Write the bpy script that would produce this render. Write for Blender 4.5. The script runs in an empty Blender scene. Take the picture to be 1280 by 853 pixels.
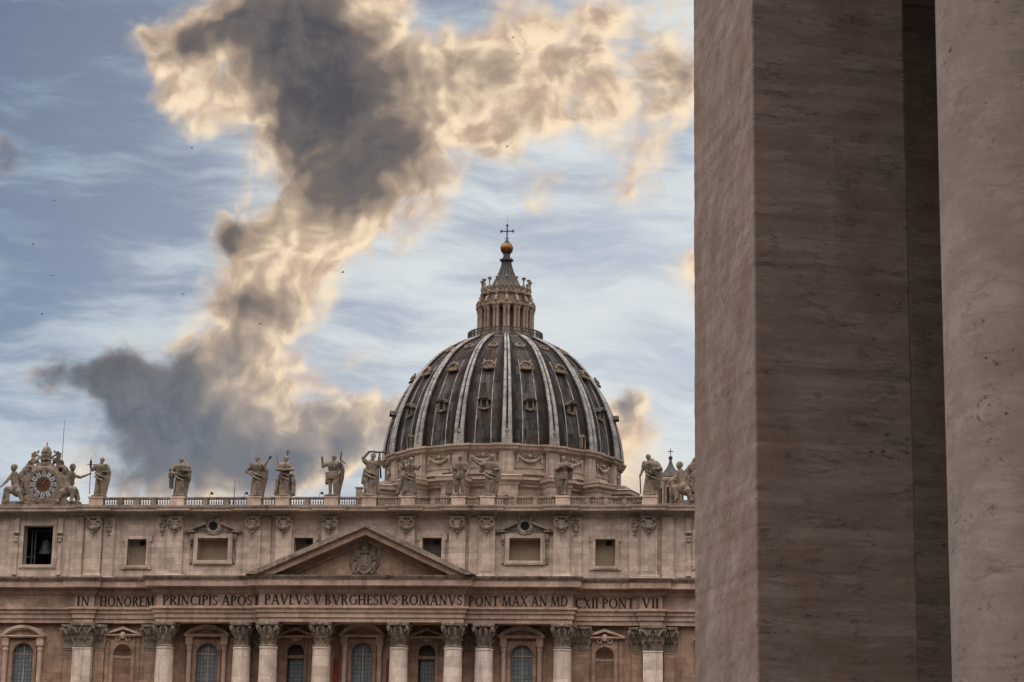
import bpy, bmesh, math, random
from mathutils import Vector, Matrix
random.seed(7)
PI = math.pi
S = bpy.context.scene
C = S.collection

# ------------------------------------------------------------------ camera
CAMP = (59.086, -312.661, 1.7)
YAW, PITCH, ROLL = 0.12048, 0.224978, 0.016657
cy, sy = math.cos(YAW), math.sin(YAW)
F_ = Vector((-sy * math.cos(PITCH), cy * math.cos(PITCH), math.sin(PITCH)))
R0 = Vector((cy, sy, 0)); U0 = R0.cross(F_)
R_ = math.cos(ROLL) * R0 + math.sin(ROLL) * U0
U_ = -math.sin(ROLL) * R0 + math.cos(ROLL) * U0
cam = bpy.data.cameras.new('camera'); camo = bpy.data.objects.new('camera', cam); C.objects.link(camo)
cam.sensor_width = 36; cam.sensor_fit = 'HORIZONTAL'; cam.lens = 77.29; cam.clip_end = 8000; cam.clip_start = 0.2
m = Matrix((R_, U_, -F_)).transposed().to_4x4(); m.translation = Vector(CAMP)
camo.matrix_world = m
S.camera = camo

# ------------------------------------------------------------------ exposure, sun
S.view_settings.view_transform = 'Standard'
S.view_settings.look = 'None'
S.view_settings.gamma = 1
S.view_settings.exposure = 0.0
SUN_EL, SUN_AZ = math.radians(17), math.radians(-4)      # low behind the church (azimuth from +y towards +x)
sl = bpy.data.lights.new('sun', 'SUN'); so = bpy.data.objects.new('sun', sl); C.objects.link(so)
sl.energy = 1.2; sl.angle = math.radians(11); sl.color = (1.0, 0.84, 0.66)
sd = Vector((math.sin(SUN_AZ) * math.cos(SUN_EL), math.cos(SUN_AZ) * math.cos(SUN_EL), math.sin(SUN_EL)))
so.rotation_euler = sd.to_track_quat('Z', 'Y').to_euler(); so.location = (0, 300, 200)

# ------------------------------------------------------------------ node helper
class NT:
    def __init__(s, tree): s.t = tree
    def n(s, typ, **kw):
        nd = s.t.nodes.new(typ)
        for k, v in kw.items(): setattr(nd, k, v)
        return nd
    def set(s, sock, v):
        if isinstance(v, bpy.types.NodeSocket): s.t.links.new(v, sock)
        elif v is not None:
            if sock.type == 'RGBA' and len(v) == 3: v = (*v, 1)
            sock.default_value = v
    def m(s, op, a, b=None, c=None, clamp=False):
        nd = s.n('ShaderNodeMath', operation=op, use_clamp=clamp)
        for i, v in enumerate((a, b, c)):
            if v is not None: s.set(nd.inputs[i], v)
        return nd.outputs[0]
    def v(s, op, a, b=None):
        nd = s.n('ShaderNodeVectorMath', operation=op)
        s.set(nd.inputs[0], a)
        if b is not None: s.set(nd.inputs[1], b)
        return nd.outputs['Value'] if op in ('DOT_PRODUCT', 'LENGTH') else nd.outputs[0]
    def sep(s, a):
        nd = s.n('ShaderNodeSeparateXYZ'); s.set(nd.inputs[0], a); return nd.outputs
    def com(s, x, y, z=0.0):
        nd = s.n('ShaderNodeCombineXYZ')
        for i, q in enumerate((x, y, z)): s.set(nd.inputs[i], q)
        return nd.outputs[0]
    def noise(s, vec, scale, detail=4, rough=.55, dist=0.0, color=False):
        nd = s.n('ShaderNodeTexNoise'); s.set(nd.inputs['Vector'], vec)
        nd.inputs['Scale'].default_value = scale; nd.inputs['Detail'].default_value = detail
        nd.inputs['Roughness'].default_value = rough; nd.inputs['Distortion'].default_value = dist
        return nd.outputs[1 if color else 0]
    def mix(s, f, a, b, blend='MIX'):
        nd = s.n('ShaderNodeMix', data_type='RGBA', blend_type=blend)
        s.set(nd.inputs[0], f); s.set(nd.inputs[6], a); s.set(nd.inputs[7], b); return nd.outputs[2]
    def ss(s, x, a, b, lo=0.0, hi=1.0):
        nd = s.n('ShaderNodeMapRange', interpolation_type='SMOOTHSTEP')
        s.set(nd.inputs[0], x); nd.inputs[1].default_value = a; nd.inputs[2].default_value = b
        nd.inputs[3].default_value = lo; nd.inputs[4].default_value = hi
        return nd.outputs[0]
    def scale(s, col, k):
        return s.v('MULTIPLY', col, (k, k, k))

# ------------------------------------------------------------------ world: sky texture with clouds fixed to compass directions
W = bpy.data.worlds.new('World'); S.world = W; W.use_nodes = True
W.node_tree.nodes.clear()
N = NT(W.node_tree)
tc = N.n('ShaderNodeTexCoord'); D = tc.outputs['Generated']
dx, dy, dz = N.sep(D)[:]
sky = N.n('ShaderNodeTexSky', sky_type='NISHITA'); sky.sun_disc = False
sky.sun_elevation = SUN_EL; sky.sun_rotation = SUN_AZ; sky.altitude = 30; sky.air_density = 1.0; sky.dust_density = 1.2; sky.ozone_density = 2.0
iy = N.m('DIVIDE', 1.0, N.m('MAXIMUM', dy, 0.12))
u = N.m('MULTIPLY', dx, iy); v_ = N.m('MULTIPLY', dz, iy)
# cloud chart of the western sky: about six degrees of sky per 2.7 units
X = N.m('ADD', N.m('ADD', N.m('MULTIPLY', u, 25.609), N.m('MULTIPLY', v_, .8667)), 9.2896)
Y = N.m('ADD', N.m('ADD', N.m('MULTIPLY', u, -.4396), N.m('MULTIPLY', v_, -25.0417)), 9.9804)
P = N.com(X, Y, 0.0)
front = N.ss(dy, 0.15, 0.5)
def off(vec, scale_, k, det=3, rough=.55):
    return N.scale(N.v('SUBTRACT', N.noise(vec, scale_, det, rough, color=True), (.5, .5, .5)), k)
def blobs(vec, lst):
    tot = None
    for (cx, cy_, rx, ry, a) in lst:
        d = N.v('MULTIPLY', N.v('SUBTRACT', vec, (cx, cy_, 0)), (1 / rx, 1 / ry, 0))
        e = N.m('MULTIPLY', N.m('EXPONENT', N.m('MULTIPLY', N.v('DOT_PRODUCT', d, d), -1.0)), a)
        tot = e if tot is None else N.m('ADD', tot, e)
    return tot
PA_ = N.v('ADD', P, off(P, .9, .75, 2))
PW = N.v('ADD', PA_, off(P, 2.4, .20, 3))
def vor(vec, scale_, smooth=.5):
    nd = N.n('ShaderNodeTexVoronoi', feature='SMOOTH_F1' if smooth else 'F1', voronoi_dimensions='2D'); N.set(nd.inputs['Vector'], vec)
    nd.inputs['Scale'].default_value = scale_
    if smooth: nd.inputs['Smoothness'].default_value = smooth
    return nd.outputs['Distance']
def puffs(vec):
    """rounded cauliflower heads at two sizes with fine curdling"""
    a_ = N.m('MULTIPLY', vor(N.v('ADD', vec, off(vec, 3.0, .12, 2)), 1.9, .6), -.95)
    b_ = N.m('MULTIPLY', vor(N.v('ADD', vec, off(vec, 7.0, .07, 2)), 4.6, .35), -.34)
    return N.m('ADD', N.m('ADD', a_, b_), .78)
MASK = [(3.2,.35,.95,.55,1.1),(2.3,.45,.5,.32,.75),(1.85,.32,.22,.2,.55),(2.1,.85,.32,.35,.8),(2.55,1.3,.5,.45,.85),(4.1,.5,.9,.85,1.1),(4.3,1.7,.95,.95,1.2),(3.75,1.2,.5,.85,.9),
        (5.2,1.75,.5,.8,1),(4.6,2.6,.62,.55,1),(3.95,2.9,.6,.45,.85),(5.6,1.05,.75,.6,.85),(6.4,.95,.75,.6,.75),(7.2,.75,.8,.7,.75),(8.4,1.05,.5,.7,.8),(5.9,1.6,.5,.45,.5),
        (6.5,1.6,.55,.45,.55),(7.5,1.4,.6,.5,.4),(7.6,.15,.8,.35,.5),(7.9,2.15,.45,.5,.6),(4.5,.15,.5,.5,.9),(3.5,3.1,.7,.5,1),(2.85,2.95,.26,.28,.75),(3.0,3.7,.52,.5,.9),(3.75,3.55,.45,.5,.9),
        (3.25,4.3,.62,.5,1),(2.6,4.85,.8,.5,.9),(1.5,4.85,.40,.42,.8),(3.3,5.1,.75,.55,1),(2.0,5.5,.85,.6,1),(3.5,5.75,.65,.45,.9),(2.7,5.95,1.1,.35,.7),(.75,4.7,.42,.26,.85),
        (4.2,5.6,.4,.4,.45),(7.75,5.12,.32,.3,1.1),(7.6,5.55,.32,.45,.85),(4.75,5.25,.42,.34,.7),(4.4,5.5,.4,.3,.5),(8.5,3.55,.26,.32,.85),(6.8,2.5,.24,.36,.42),(.0,1.95,.24,.3,.5),(7.9,5.95,.35,.3,.6),(6.4,.1,.3,.22,.45),(4.7,4.5,.4,.2,.3)]
DARK = [(3.2,.35,.95,.5,1),(2.2,.55,.35,.22,.6),(4.0,.55,.62,.62,1),(3.85,1.6,.6,.9,1),(4.9,1.95,.48,.55,.85),(4.5,2.45,.55,.4,.75),(2.85,2.93,.25,.25,1),(3.2,3.95,.8,.28,.62),(1.5,4.85,.5,.5,1),
        (2.1,5.35,.95,.65,1.05),(2.6,5.75,.9,.4,.6),(3.6,5.75,.5,.40,.75),(2.25,4.85,.5,.4,.55),(.8,4.7,.4,.3,1),(6.2,.95,.45,.35,.34),(8.4,.95,.4,.35,.38),(7.1,.9,.4,.35,.30),(.0,1.95,.3,.3,.9),(5.15,.9,.45,.35,.48),
        (4.3,1.1,.55,.5,.75),(7.75,5.0,.22,.16,.6),(2.95,4.6,.35,.3,.25),(4.4,5.45,.5,.4,.5),(6.6,1.6,.5,.4,.25),(8.6,3.6,.15,.2,.4)]
fb = N.noise(PW, 1.1, 7, .55)
fd = N.noise(PW, 4.4, 7, .58)
LD = (.085, .10, 0)
pf = puffs(PW); pfL = puffs(N.v('ADD', PW, LD))
fbL = N.noise(N.v('ADD', PW, LD), 1.1, 4, .52)
Mb = blobs(PW, MASK)
pres = N.ss(Mb, .02, .42)
nz = N.m('ADD', N.m('ADD', N.m('MULTIPLY', N.m('SUBTRACT', fb, .5), 1.0), N.m('MULTIPLY', N.m('SUBTRACT', fd, .5), .50)), N.m('MULTIPLY', N.m('SUBTRACT', pf, .20), .75))
Fm = N.m('ADD', Mb, N.m('MULTIPLY', nz, pres))
alpha = N.ss(Fm, .10, 1.0)
relief = N.m('ADD', N.m('MULTIPLY', N.m('SUBTRACT', fbL, fb), 1.0), N.m('MULTIPLY', N.m('SUBTRACT', pfL, pf), .58))
Dk = N.m('ADD', blobs(PA_, DARK), N.m('ADD', N.m('MULTIPLY', N.m('SUBTRACT', fb, .5), 1.0), N.m('MULTIPLY', N.m('SUBTRACT', fd, .5), .34)))
Dk = N.m('ADD', Dk, relief)
shady = N.m('MINIMUM', 1.0, blobs(PA_, [(1.9,5.25,1.1,.75,1.0),(.8,4.7,.5,.4,1),(2.85,2.92,.35,.3,1),(2.6,5.9,1.2,.5,.8),(3.3,.1,.9,.25,.7),(0,1.95,.4,.4,1)]))
rimk = N.m('SUBTRACT', 1.0, N.m('MULTIPLY', shady, 1.5))
Dk = N.m('ADD', Dk, N.m('MULTIPLY', N.ss(Fm, .30, 1.35, -.38, .02), rimk))
low = N.ss(Y, 3.4, 5.6)
lit = N.mix(N.ss(N.m('ADD', fd, relief), .72, .28), (.70, .52, .37), (.97, .78, .555))
mid = N.mix(low, (.42, .325, .25), (.36, .315, .295))
mid2 = N.mix(low, (.175, .148, .135), (.20, .205, .225))
dark = N.mix(low, (.092, .088, .100), (.135, .155, .195))
dark = N.mix(N.ss(N.m('ADD', N.m('MULTIPLY', fb, .7), N.m('MULTIPLY', fd, .3)), .40, .66, 0, .75), dark, N.mix(low, (.175, .158, .158), (.21, .225, .26)))
cc = N.mix(N.ss(Dk, -.22, .50), lit, mid)
cc = N.mix(N.ss(Dk, .30, .92), cc, mid2)
cc = N.mix(N.ss(Dk, .66, 1.40), cc, dark)
# thin high streaks
PS = N.v('ADD', P, off(P, .7, .9, 3))
PS = N.v('ADD', P, off(P, .55, .6, 2))
rot = N.com(N.m('ADD', N.m('MULTIPLY', N.sep(PS)[0], .34), N.m('MULTIPLY', N.sep(PS)[1], .05)), N.m('SUBTRACT', N.m('MULTIPLY', N.sep(PS)[1], 1.45), N.m('MULTIPLY', N.sep(PS)[0], .10)), 0.0)
ci = N.noise(rot, .95, 6, .55)
ci2 = N.noise(N.v('MULTIPLY', rot, (1.5, 1.7, 1)), 1.9, 7, .62)
hx = N.m('ADD', N.m('MULTIPLY', X, .060), N.m('MULTIPLY', Y, .065))
bands = blobs(PS, [(1.2,2.62,2.4,.20,.34),(.6,3.5,.9,.32,.36),(.6,.3,3.0,1.2,.30),(.1,2.9,1.4,.2,.2),(5.6,.35,1.3,.5,.22),(8.2,4.6,1.0,.8,.25),(7.6,3.3,.9,.3,.12),(5.0,4.2,.6,.3,.15)])
cv = N.m('ADD', N.m('ADD', N.m('MULTIPLY', N.m('SUBTRACT', ci, .5), 3.6), N.m('MULTIPLY', N.m('SUBTRACT', ci2, .5), 1.7)), hx)
cv = N.m('SUBTRACT', cv, N.m('MULTIPLY', bands, 1.5))
veil = N.ss(cv, -.30, 1.05)
skyc = N.v('MULTIPLY', sky.outputs[0], (.1, .1, .1))
bf = N.m('ADD', N.m('MULTIPLY', X, .07), N.m('MULTIPLY', Y, .12))
blue = N.mix(N.ss(bf, .0, 1.15), (.064, .120, .225), (.062, .195, .395))
base = N.mix(.12, blue, skyc)
cirr = N.mix(N.ss(N.m('ADD', X, Y), 1.0, 9.0), (.335, .445, .555), (.71, .755, .775))
west = N.mix(N.m('MULTIPLY', veil, .95), base, cirr)
west = N.mix(alpha, west, cc)
# rest of the sky: broken evening cloud, brightened overhead to light the church front
PE = N.v('MULTIPLY', D, (2.0, 2.0, 4.0))
ce = N.noise(PE, 1.3, 5, .55)
up = N.ss(dz, .12, .95)
east = N.mix(N.ss(ce, .36, .56), N.mix(.5, (.40, .44, .50), skyc), (.90, .79, .70))
east = N.v('MULTIPLY', east, N.com(*[N.m('ADD', .06, N.m('MULTIPLY', up, 6.9))]*3))
tot = N.mix(front, east, west)
bg = N.n('ShaderNodeBackground'); N.set(bg.inputs[0], N.scale(tot, 10.0)); bg.inputs[1].default_value = 0.1
wo = N.n('ShaderNodeOutputWorld'); W.node_tree.links.new(bg.outputs[0], wo.inputs[0])
W.cycles.sampling_method = 'MANUAL'; W.cycles.sample_map_resolution = 512

# ------------------------------------------------------------------ mesh builder
class MB:
    def __init__(s): s.v = []; s.f = []
    def add(s, vs, fs):
        o = len(s.v); s.v += [tuple(q) for q in vs]; s.f += [tuple(o + i for i in f) for f in fs]; return s
    def box(s, x0, x1, y0, y1, z0, z1):
        return s.add([(x0,y0,z0),(x1,y0,z0),(x1,y1,z0),(x0,y1,z0),(x0,y0,z1),(x1,y0,z1),(x1,y1,z1),(x0,y1,z1)],
                     [(0,3,2,1),(4,5,6,7),(0,1,5,4),(1,2,6,5),(2,3,7,6),(3,0,4,7)])
    def prism(s, poly, y0, y1):
        n = len(poly)
        return s.add([(x,y0,z) for x,z in poly] + [(x,y1,z) for x,z in poly],
                     [tuple(range(n)), tuple(range(2*n-1, n-1, -1))] + [(i,(i+1)%n,n+(i+1)%n,n+i) for i in range(n)])
    def mould(s, x0, x1, yf, yb, prof, fk=1.0):
        vs = []; fs = []
        for (o, z) in prof: q = o*fk if o > 1.2 else o; vs += [(x0-o,yf-q,z),(x1+o,yf-q,z),(x1+o,yb,z),(x0-o,yb,z)]
        for k in range(len(prof)-1):
            a = 4*k; b = a+4
            for i in range(4): fs.append((a+i,a+(i+1)%4,b+(i+1)%4,b+i))
        fs.append((3,2,1,0)); e = 4*(len(prof)-1); fs.append((e,e+1,e+2,e+3))
        return s.add(vs, fs)
    def lathe(s, prof, c=(0,0,0), n=24, a0=0.0, a1=2*PI, rfun=None, ex=1.0, ey=1.0, cap=True):
        full = abs(a1-a0-2*PI) < 1e-6; m_ = n if full else n+1
        vs = []; fs = []
        for (r, z) in prof:
            for i in range(m_):
                a = a0+(a1-a0)*i/n; rr = r*(rfun(a,z) if rfun else 1)
                vs.append((c[0]+ex*rr*math.sin(a), c[1]-ey*rr*math.cos(a), c[2]+z))
        for k in range(len(prof)-1):
            for i in range(n):
                j = (i+1) % m_
                fs.append((k*m_+i,k*m_+j,(k+1)*m_+j,(k+1)*m_+i))
        if full and cap:
            fs.append(tuple(range(m_-1,-1,-1))); fs.append(tuple((len(prof)-1)*m_+i for i in range(m_)))
        return s.add(vs, fs)
    def tube(s, pts, rad, n=8, closed=False, flat=None):
        pts = [Vector(p) for p in pts]; k = len(pts)
        if not hasattr(rad, '__len__'): rad = [rad]*k
        vs = []; fs = []; up = Vector((0,1,0))
        for i, p in enumerate(pts):
            t = (pts[(i+1)%k]-pts[i-1]) if closed else (pts[min(i+1,k-1)]-pts[max(i-1,0)])
            t = t.normalized() if t.length > 1e-9 else Vector((0,0,1))
            a = t.cross(up)
            if a.length < 1e-3: a = t.cross(Vector((1,0,0)))
            a.normalize(); b = a.cross(t).normalized()
            fl = flat if flat else 1.0
            for j in range(n):
                w = 2*PI*j/n; vs.append(p + rad[i]*(math.cos(w)*a + fl*math.sin(w)*b))
        for i in range(k if closed else k-1):
            q = (i+1) % k
            for j in range(n): fs.append((i*n+j,i*n+(j+1)%n,q*n+(j+1)%n,q*n+j))
        if not closed: fs += [tuple(range(n-1,-1,-1)), tuple((k-1)*n+j for j in range(n))]
        return s.add(vs, fs)
    def cap(s, p0, r0, p1, r1, n=10):
        p0 = Vector(p0); p1 = Vector(p1); t = (p1-p0); t = t.normalized() if t.length > 1e-6 else Vector((0,0,1))
        pts = []; rad = []
        for k in range(4):
            w = PI/2*k/3.5; pts.append(p0 - t*r0*math.cos(w)); rad.append(max(r0*math.sin(w), r0*.08))
        pts.append(p0); rad.append(r0); pts.append(p1); rad.append(r1)
        for k in range(3,-1,-1):
            w = PI/2*k/3.5; pts.append(p1 + t*r1*math.cos(w)); rad.append(max(r1*math.sin(w), r1*.08))
        return s.tube(pts, rad, n)
    def ball(s, c, r, n=12, sc=(1,1,1)):
        vs = []; fs = []; h = max(4, n//2)
        vs.append((c[0],c[1],c[2]-r*sc[2]))
        for i in range(1,h):
            w = -PI/2+PI*i/h
            for j in range(n):
                a = 2*PI*j/n; vs.append((c[0]+r*sc[0]*math.cos(w)*math.cos(a), c[1]+r*sc[1]*math.cos(w)*math.sin(a), c[2]+r*sc[2]*math.sin(w)))
        vs.append((c[0],c[1],c[2]+r*sc[2])); L = len(vs)-1
        for j in range(n): fs.append((0,1+(j+1)%n,1+j)); fs.append((L,1+(h-2)*n+j,1+(h-2)*n+(j+1)%n))
        for i in range(h-2):
            for j in range(n): fs.append((1+i*n+j,1+i*n+(j+1)%n,1+(i+1)*n+(j+1)%n,1+(i+1)*n+j))
        return s.add(vs, fs)
    def torus(s, c, R, r, n=20, m_=8, axis='y', a0=0, a1=2*PI):
        full = abs(a1-a0-2*PI) < 1e-6; pts = []
        for i in range(n if full else n+1):
            a = a0+(a1-a0)*i/n
            if axis == 'y': pts.append((c[0]+R*math.cos(a), c[1], c[2]+R*math.sin(a)))
            elif axis == 'z': pts.append((c[0]+R*math.cos(a), c[1]+R*math.sin(a), c[2]))
            else: pts.append((c[0], c[1]+R*math.cos(a), c[2]+R*math.sin(a)))
        return s.tube(pts, r, m_, closed=full)
    def xf(s, M, start=0):
        for i in range(start, len(s.v)): s.v[i] = tuple(M @ Vector(s.v[i]))
        return s
    def mesh(s, name, mat, smooth=False, remesh=None):
        me = bpy.data.meshes.new(name); bm = bmesh.new()
        vv = [bm.verts.new(q) for q in s.v]
        for f in s.f:
            try: bm.faces.new([vv[i] for i in f])
            except ValueError: pass
        bmesh.ops.recalc_face_normals(bm, faces=bm.faces)
        if smooth and not remesh:
            for e in bm.edges:
                if len(e.link_faces) == 2 and e.calc_face_angle(0) > .65: e.smooth = False
            for f in bm.faces: f.smooth = True
        bm.to_mesh(me); bm.free(); me.materials.append(mat)
        if remesh:
            tmp = bpy.data.objects.new('tmp', me); C.objects.link(tmp)
            md = tmp.modifiers.new('r', 'REMESH'); md.mode = 'VOXEL'; md.voxel_size = remesh; md.use_smooth_shade = True
            sm = tmp.modifiers.new('s', 'SMOOTH'); sm.iterations = 1; sm.factor = .2
            dg = bpy.context.evaluated_depsgraph_get()
            me2 = bpy.data.meshes.new_from_object(tmp.evaluated_get(dg)); me2.name = name
            bpy.data.objects.remove(tmp); bpy.data.meshes.remove(me); me = me2
            me.materials.clear(); me.materials.append(mat)
            for p in me.polygons: p.use_smooth = True
        return me
    def build(s, name, mat, parent=None, smooth=False, remesh=None, loc=None):
        return link(name, s.mesh(name, mat, smooth, remesh), parent, loc)

def wpos(o):
    v = Vector((0,0,0))
    while o is not None: v += o.location; o = o.parent
    return v
def link(name, me, parent=None, loc=None):
    """loc=None: the mesh holds world coordinates; otherwise it is local and stands at world point loc"""
    o = bpy.data.objects.new(name, me); C.objects.link(o)
    target = Vector(loc) if loc is not None else Vector((0,0,0))
    if parent is not None:
        o.parent = parent; o.location = target - wpos(parent)
    else: o.location = target
    return o
def tag(o, label=None, cat=None, group=None, kind=None):
    if label: o['label'] = label
    if cat: o['category'] = cat
    if group: o['group'] = group
    if kind: o['kind'] = kind
    return o
def thing(name, loc, label, cat, group=None):
    o = bpy.data.objects.new(name, None); C.objects.link(o); o.location = loc; o.empty_display_size = .5
    return tag(o, label, cat, group)
def copy_tree(o, parent=None):
    c = o.copy(); C.objects.link(c)
    if parent is not None: c.parent = parent
    for ch in list(o.children): copy_tree(ch, c)
    return c
def move_local(o, dx_, dy_, dz_): o.location = o.location + Vector((dx_, dy_, dz_))

# ------------------------------------------------------------------ materials
def newmat(name):
    mt = bpy.data.materials.new(name); mt.use_nodes = True; mt.node_tree.nodes.clear()
    n = NT(mt.node_tree); b = n.n('ShaderNodeBsdfPrincipled'); o = n.n('ShaderNodeOutputMaterial')
    mt.node_tree.links.new(b.outputs[0], o.inputs[0]); b.inputs['Roughness'].default_value = .85
    b.inputs['Specular IOR Level'].default_value = .25
    return mt, n, b
def stone(name, c1, c2, grime=(.10,.085,.075), gamt=.5, course=None, sc=1.0, bump=.3, streak=.5):
    c1, c2, grime = (tuple(q*.70 for q in c) for c in (c1, c2, grime))
    mt, n, b = newmat(name)
    pos = n.n('ShaderNodeNewGeometry').outputs['Position']
    big = n.noise(pos, .10*sc, 5, .6); med = n.noise(pos, .9*sc, 8, .62); fin = n.noise(pos, 6*sc, 5, .6)
    f = n.m('ADD', n.m('MULTIPLY', big, .45), n.m('MULTIPLY', med, .55))
    col = n.mix(n.ss(f, .38, .62), c1, c2)
    col = n.mix(n.ss(fin, .40, .68, 0, .35), col, grime)
    h = n.m('ADD', n.m('MULTIPLY', med, .6), n.m('MULTIPLY', fin, .4))
    if course:
        x, y, z = n.sep(pos)[:]
        bv = n.com(n.m('ADD', x, n.m('MULTIPLY', y, .7)), z, 0.0)
        br = n.n('ShaderNodeTexBrick'); n.set(br.inputs['Vector'], bv)
        br.inputs['Color1'].default_value = (.72,.69,.66,1); br.inputs['Color2'].default_value = (1.16,1.13,1.1,1); br.inputs['Mortar'].default_value = (.60,.55,.51,1)
        br.inputs['Scale'].default_value = 1; br.inputs['Brick Width'].default_value = course[0]; br.inputs['Row Height'].default_value = course[1]
        br.inputs['Mortar Size'].default_value = .035; br.inputs['Mortar Smooth'].default_value = .6
        col = n.mix(.75, col, n.mix(1.0, col, br.outputs[0], 'MULTIPLY'))
    if streak:
        sv = n.v('MULTIPLY', pos, (1.1*sc, 1.1*sc, .09*sc))
        st = n.noise(sv, 1.0, 5, .65)
        col = n.mix(n.ss(st, .50, .66, 0, streak), col, grime)
    gr = n.noise(pos, .33*sc, 6, .7)
    col = n.mix(n.ss(gr, .50, .68, 0, gamt), col, grime)
    n.set(b.inputs['Base Color'], col)
    bp = n.n('ShaderNodeBump'); bp.inputs['Strength'].default_value = bump; bp.inputs['Distance'].default_value = .08/sc
    n.set(bp.inputs['Height'], h); n.set(b.inputs['Normal'], bp.outputs[0])
    return mt
def plain(name, col, rough=.7, metal=0.0, var=.25, sc=2.0):
    mt, n, b = newmat(name)
    pos = n.n('ShaderNodeNewGeometry').outputs['Position']
    f = n.noise(pos, sc, 6, .62)
    c2 = tuple(q*(1-var) for q in col); c3 = tuple(min(1,q*(1+var)) for q in col)
    n.set(b.inputs['Base Color'], n.mix(n.ss(f,.3,.7), c2, c3)); b.inputs['Roughness'].default_value = rough; b.inputs['Metallic'].default_value = metal
    return mt
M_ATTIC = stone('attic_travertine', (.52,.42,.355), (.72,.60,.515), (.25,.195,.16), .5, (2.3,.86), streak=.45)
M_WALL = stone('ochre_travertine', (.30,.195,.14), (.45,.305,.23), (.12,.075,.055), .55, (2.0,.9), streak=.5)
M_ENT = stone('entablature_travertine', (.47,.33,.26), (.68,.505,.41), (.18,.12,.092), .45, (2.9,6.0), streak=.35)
M_COL = stone('column_travertine', (.66,.545,.465), (.84,.725,.63), (.30,.235,.195), .45, (9.0,1.45), streak=.5)
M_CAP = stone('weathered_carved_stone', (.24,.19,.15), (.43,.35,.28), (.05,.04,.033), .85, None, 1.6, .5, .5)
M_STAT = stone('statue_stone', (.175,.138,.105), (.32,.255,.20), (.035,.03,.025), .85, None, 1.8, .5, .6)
M_PED = stone('pediment_travertine', (.40,.27,.195), (.53,.375,.285), (.16,.11,.085), .55, (3.0,1.0), streak=.4)
M_DRUM = stone('drum_travertine', (.44,.355,.295), (.55,.455,.38), (.22,.175,.145), .5, (2.5,.8), streak=.45)
M_LANT = stone('lantern_stone', (.28,.205,.155), (.44,.335,.26), (.10,.085,.075), .6, None, 1.0, .4, .5)
M_PANEL = plain('window_plaster', (.24,.19,.135), .9, 0, .12, .5)
M_DKPANEL = plain('dark_shutter', (.085,.068,.058), .8, 0, .2, .6)
M_BLACK = plain('dark_void', (.012,.012,.012), .9)
M_IRON = plain('dark_iron', (.035,.033,.032), .55, .6)
M_BRONZE = plain('gilded_bronze', (.15,.078,.03), .42, .85, .35, 1.2)
M_BELL = plain('green_bronze', (.055,.066,.06), .55, .2)
M_LETTER = plain('blackened_letter', (.026,.019,.015), .8)
M_DARKST = stone('blackened_lead_rail', (.065,.062,.060), (.12,.113,.106), (.03,.028,.027), .5, None, 1.0, .3, .4)
M_PAVE = stone('paving', (.06,.056,.052), (.095,.088,.08), (.04,.038,.036), .4, (.3,.3), 1.0, .3, 0)
def lead_mat():
    mt, n, b = newmat('lead_sheets')
    pos = n.n('ShaderNodeNewGeometry').outputs['Position']
    x, y, z = n.sep(n.v('SUBTRACT', pos, (DX, DY, 0)))[:]
    az = n.m('MULTIPLY', n.m('ARCTAN2', x, n.m('MULTIPLY', y, -1.0)), 22.0)
    br = n.n('ShaderNodeTexBrick'); n.set(br.inputs['Vector'], n.com(az, z, 0.0))
    br.inputs['Color1'].default_value = (0,0,0,1); br.inputs['Color2'].default_value = (1,1,1,1); br.inputs['Mortar'].default_value = (.15,.15,.15,1)
    br.inputs['Scale'].default_value = 1; br.inputs['Brick Width'].default_value = 1.05; br.inputs['Row Height'].default_value = 2.1
    br.inputs['Mortar Size'].default_value = .05
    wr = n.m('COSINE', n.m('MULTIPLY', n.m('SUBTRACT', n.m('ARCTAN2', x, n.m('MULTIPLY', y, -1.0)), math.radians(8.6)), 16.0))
    st = n.noise(n.com(n.m('MULTIPLY', az, .85), n.m('MULTIPLY', z, .07), 0.0), 1.0, 6, .65)
    pt = n.noise(pos, .16, 5, .6); fn = n.noise(n.com(az, n.m('MULTIPLY', z, .4), 0.0), 1.6, 7, .65)
    f = n.m('ADD', n.m('MULTIPLY', br.outputs[0], .22), n.m('ADD', n.m('MULTIPLY', st, .62), n.m('MULTIPLY', fn, .40)))
    col = n.mix(n.ss(f, .44, .84), (.0065,.0055,.0052), (.072,.066,.064))
    col = n.mix(n.ss(pt, .47, .62, 0, .75), col, (.036,.021,.015))
    rs = n.noise(n.com(n.m('MULTIPLY', az, 1.6), n.m('MULTIPLY', z, .12), 3.0), 1.0, 5, .7)
    col = n.mix(n.ss(rs, .58, .72, 0, .6), col, (.17,.168,.172))
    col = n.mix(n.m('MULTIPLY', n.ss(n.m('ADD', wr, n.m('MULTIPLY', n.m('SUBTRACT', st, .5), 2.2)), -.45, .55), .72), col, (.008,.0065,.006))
    n.set(b.inputs['Base Color'], col); b.inputs['Roughness'].default_value = .8; b.inputs['Specular IOR Level'].default_value = .12
    bp = n.n('ShaderNodeBump'); bp.inputs['Strength'].default_value = .5; bp.inputs['Distance'].default_value = .12
    n.set(bp.inputs['Height'], f); n.set(b.inputs['Normal'], bp.outputs[0])
    return mt
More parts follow.
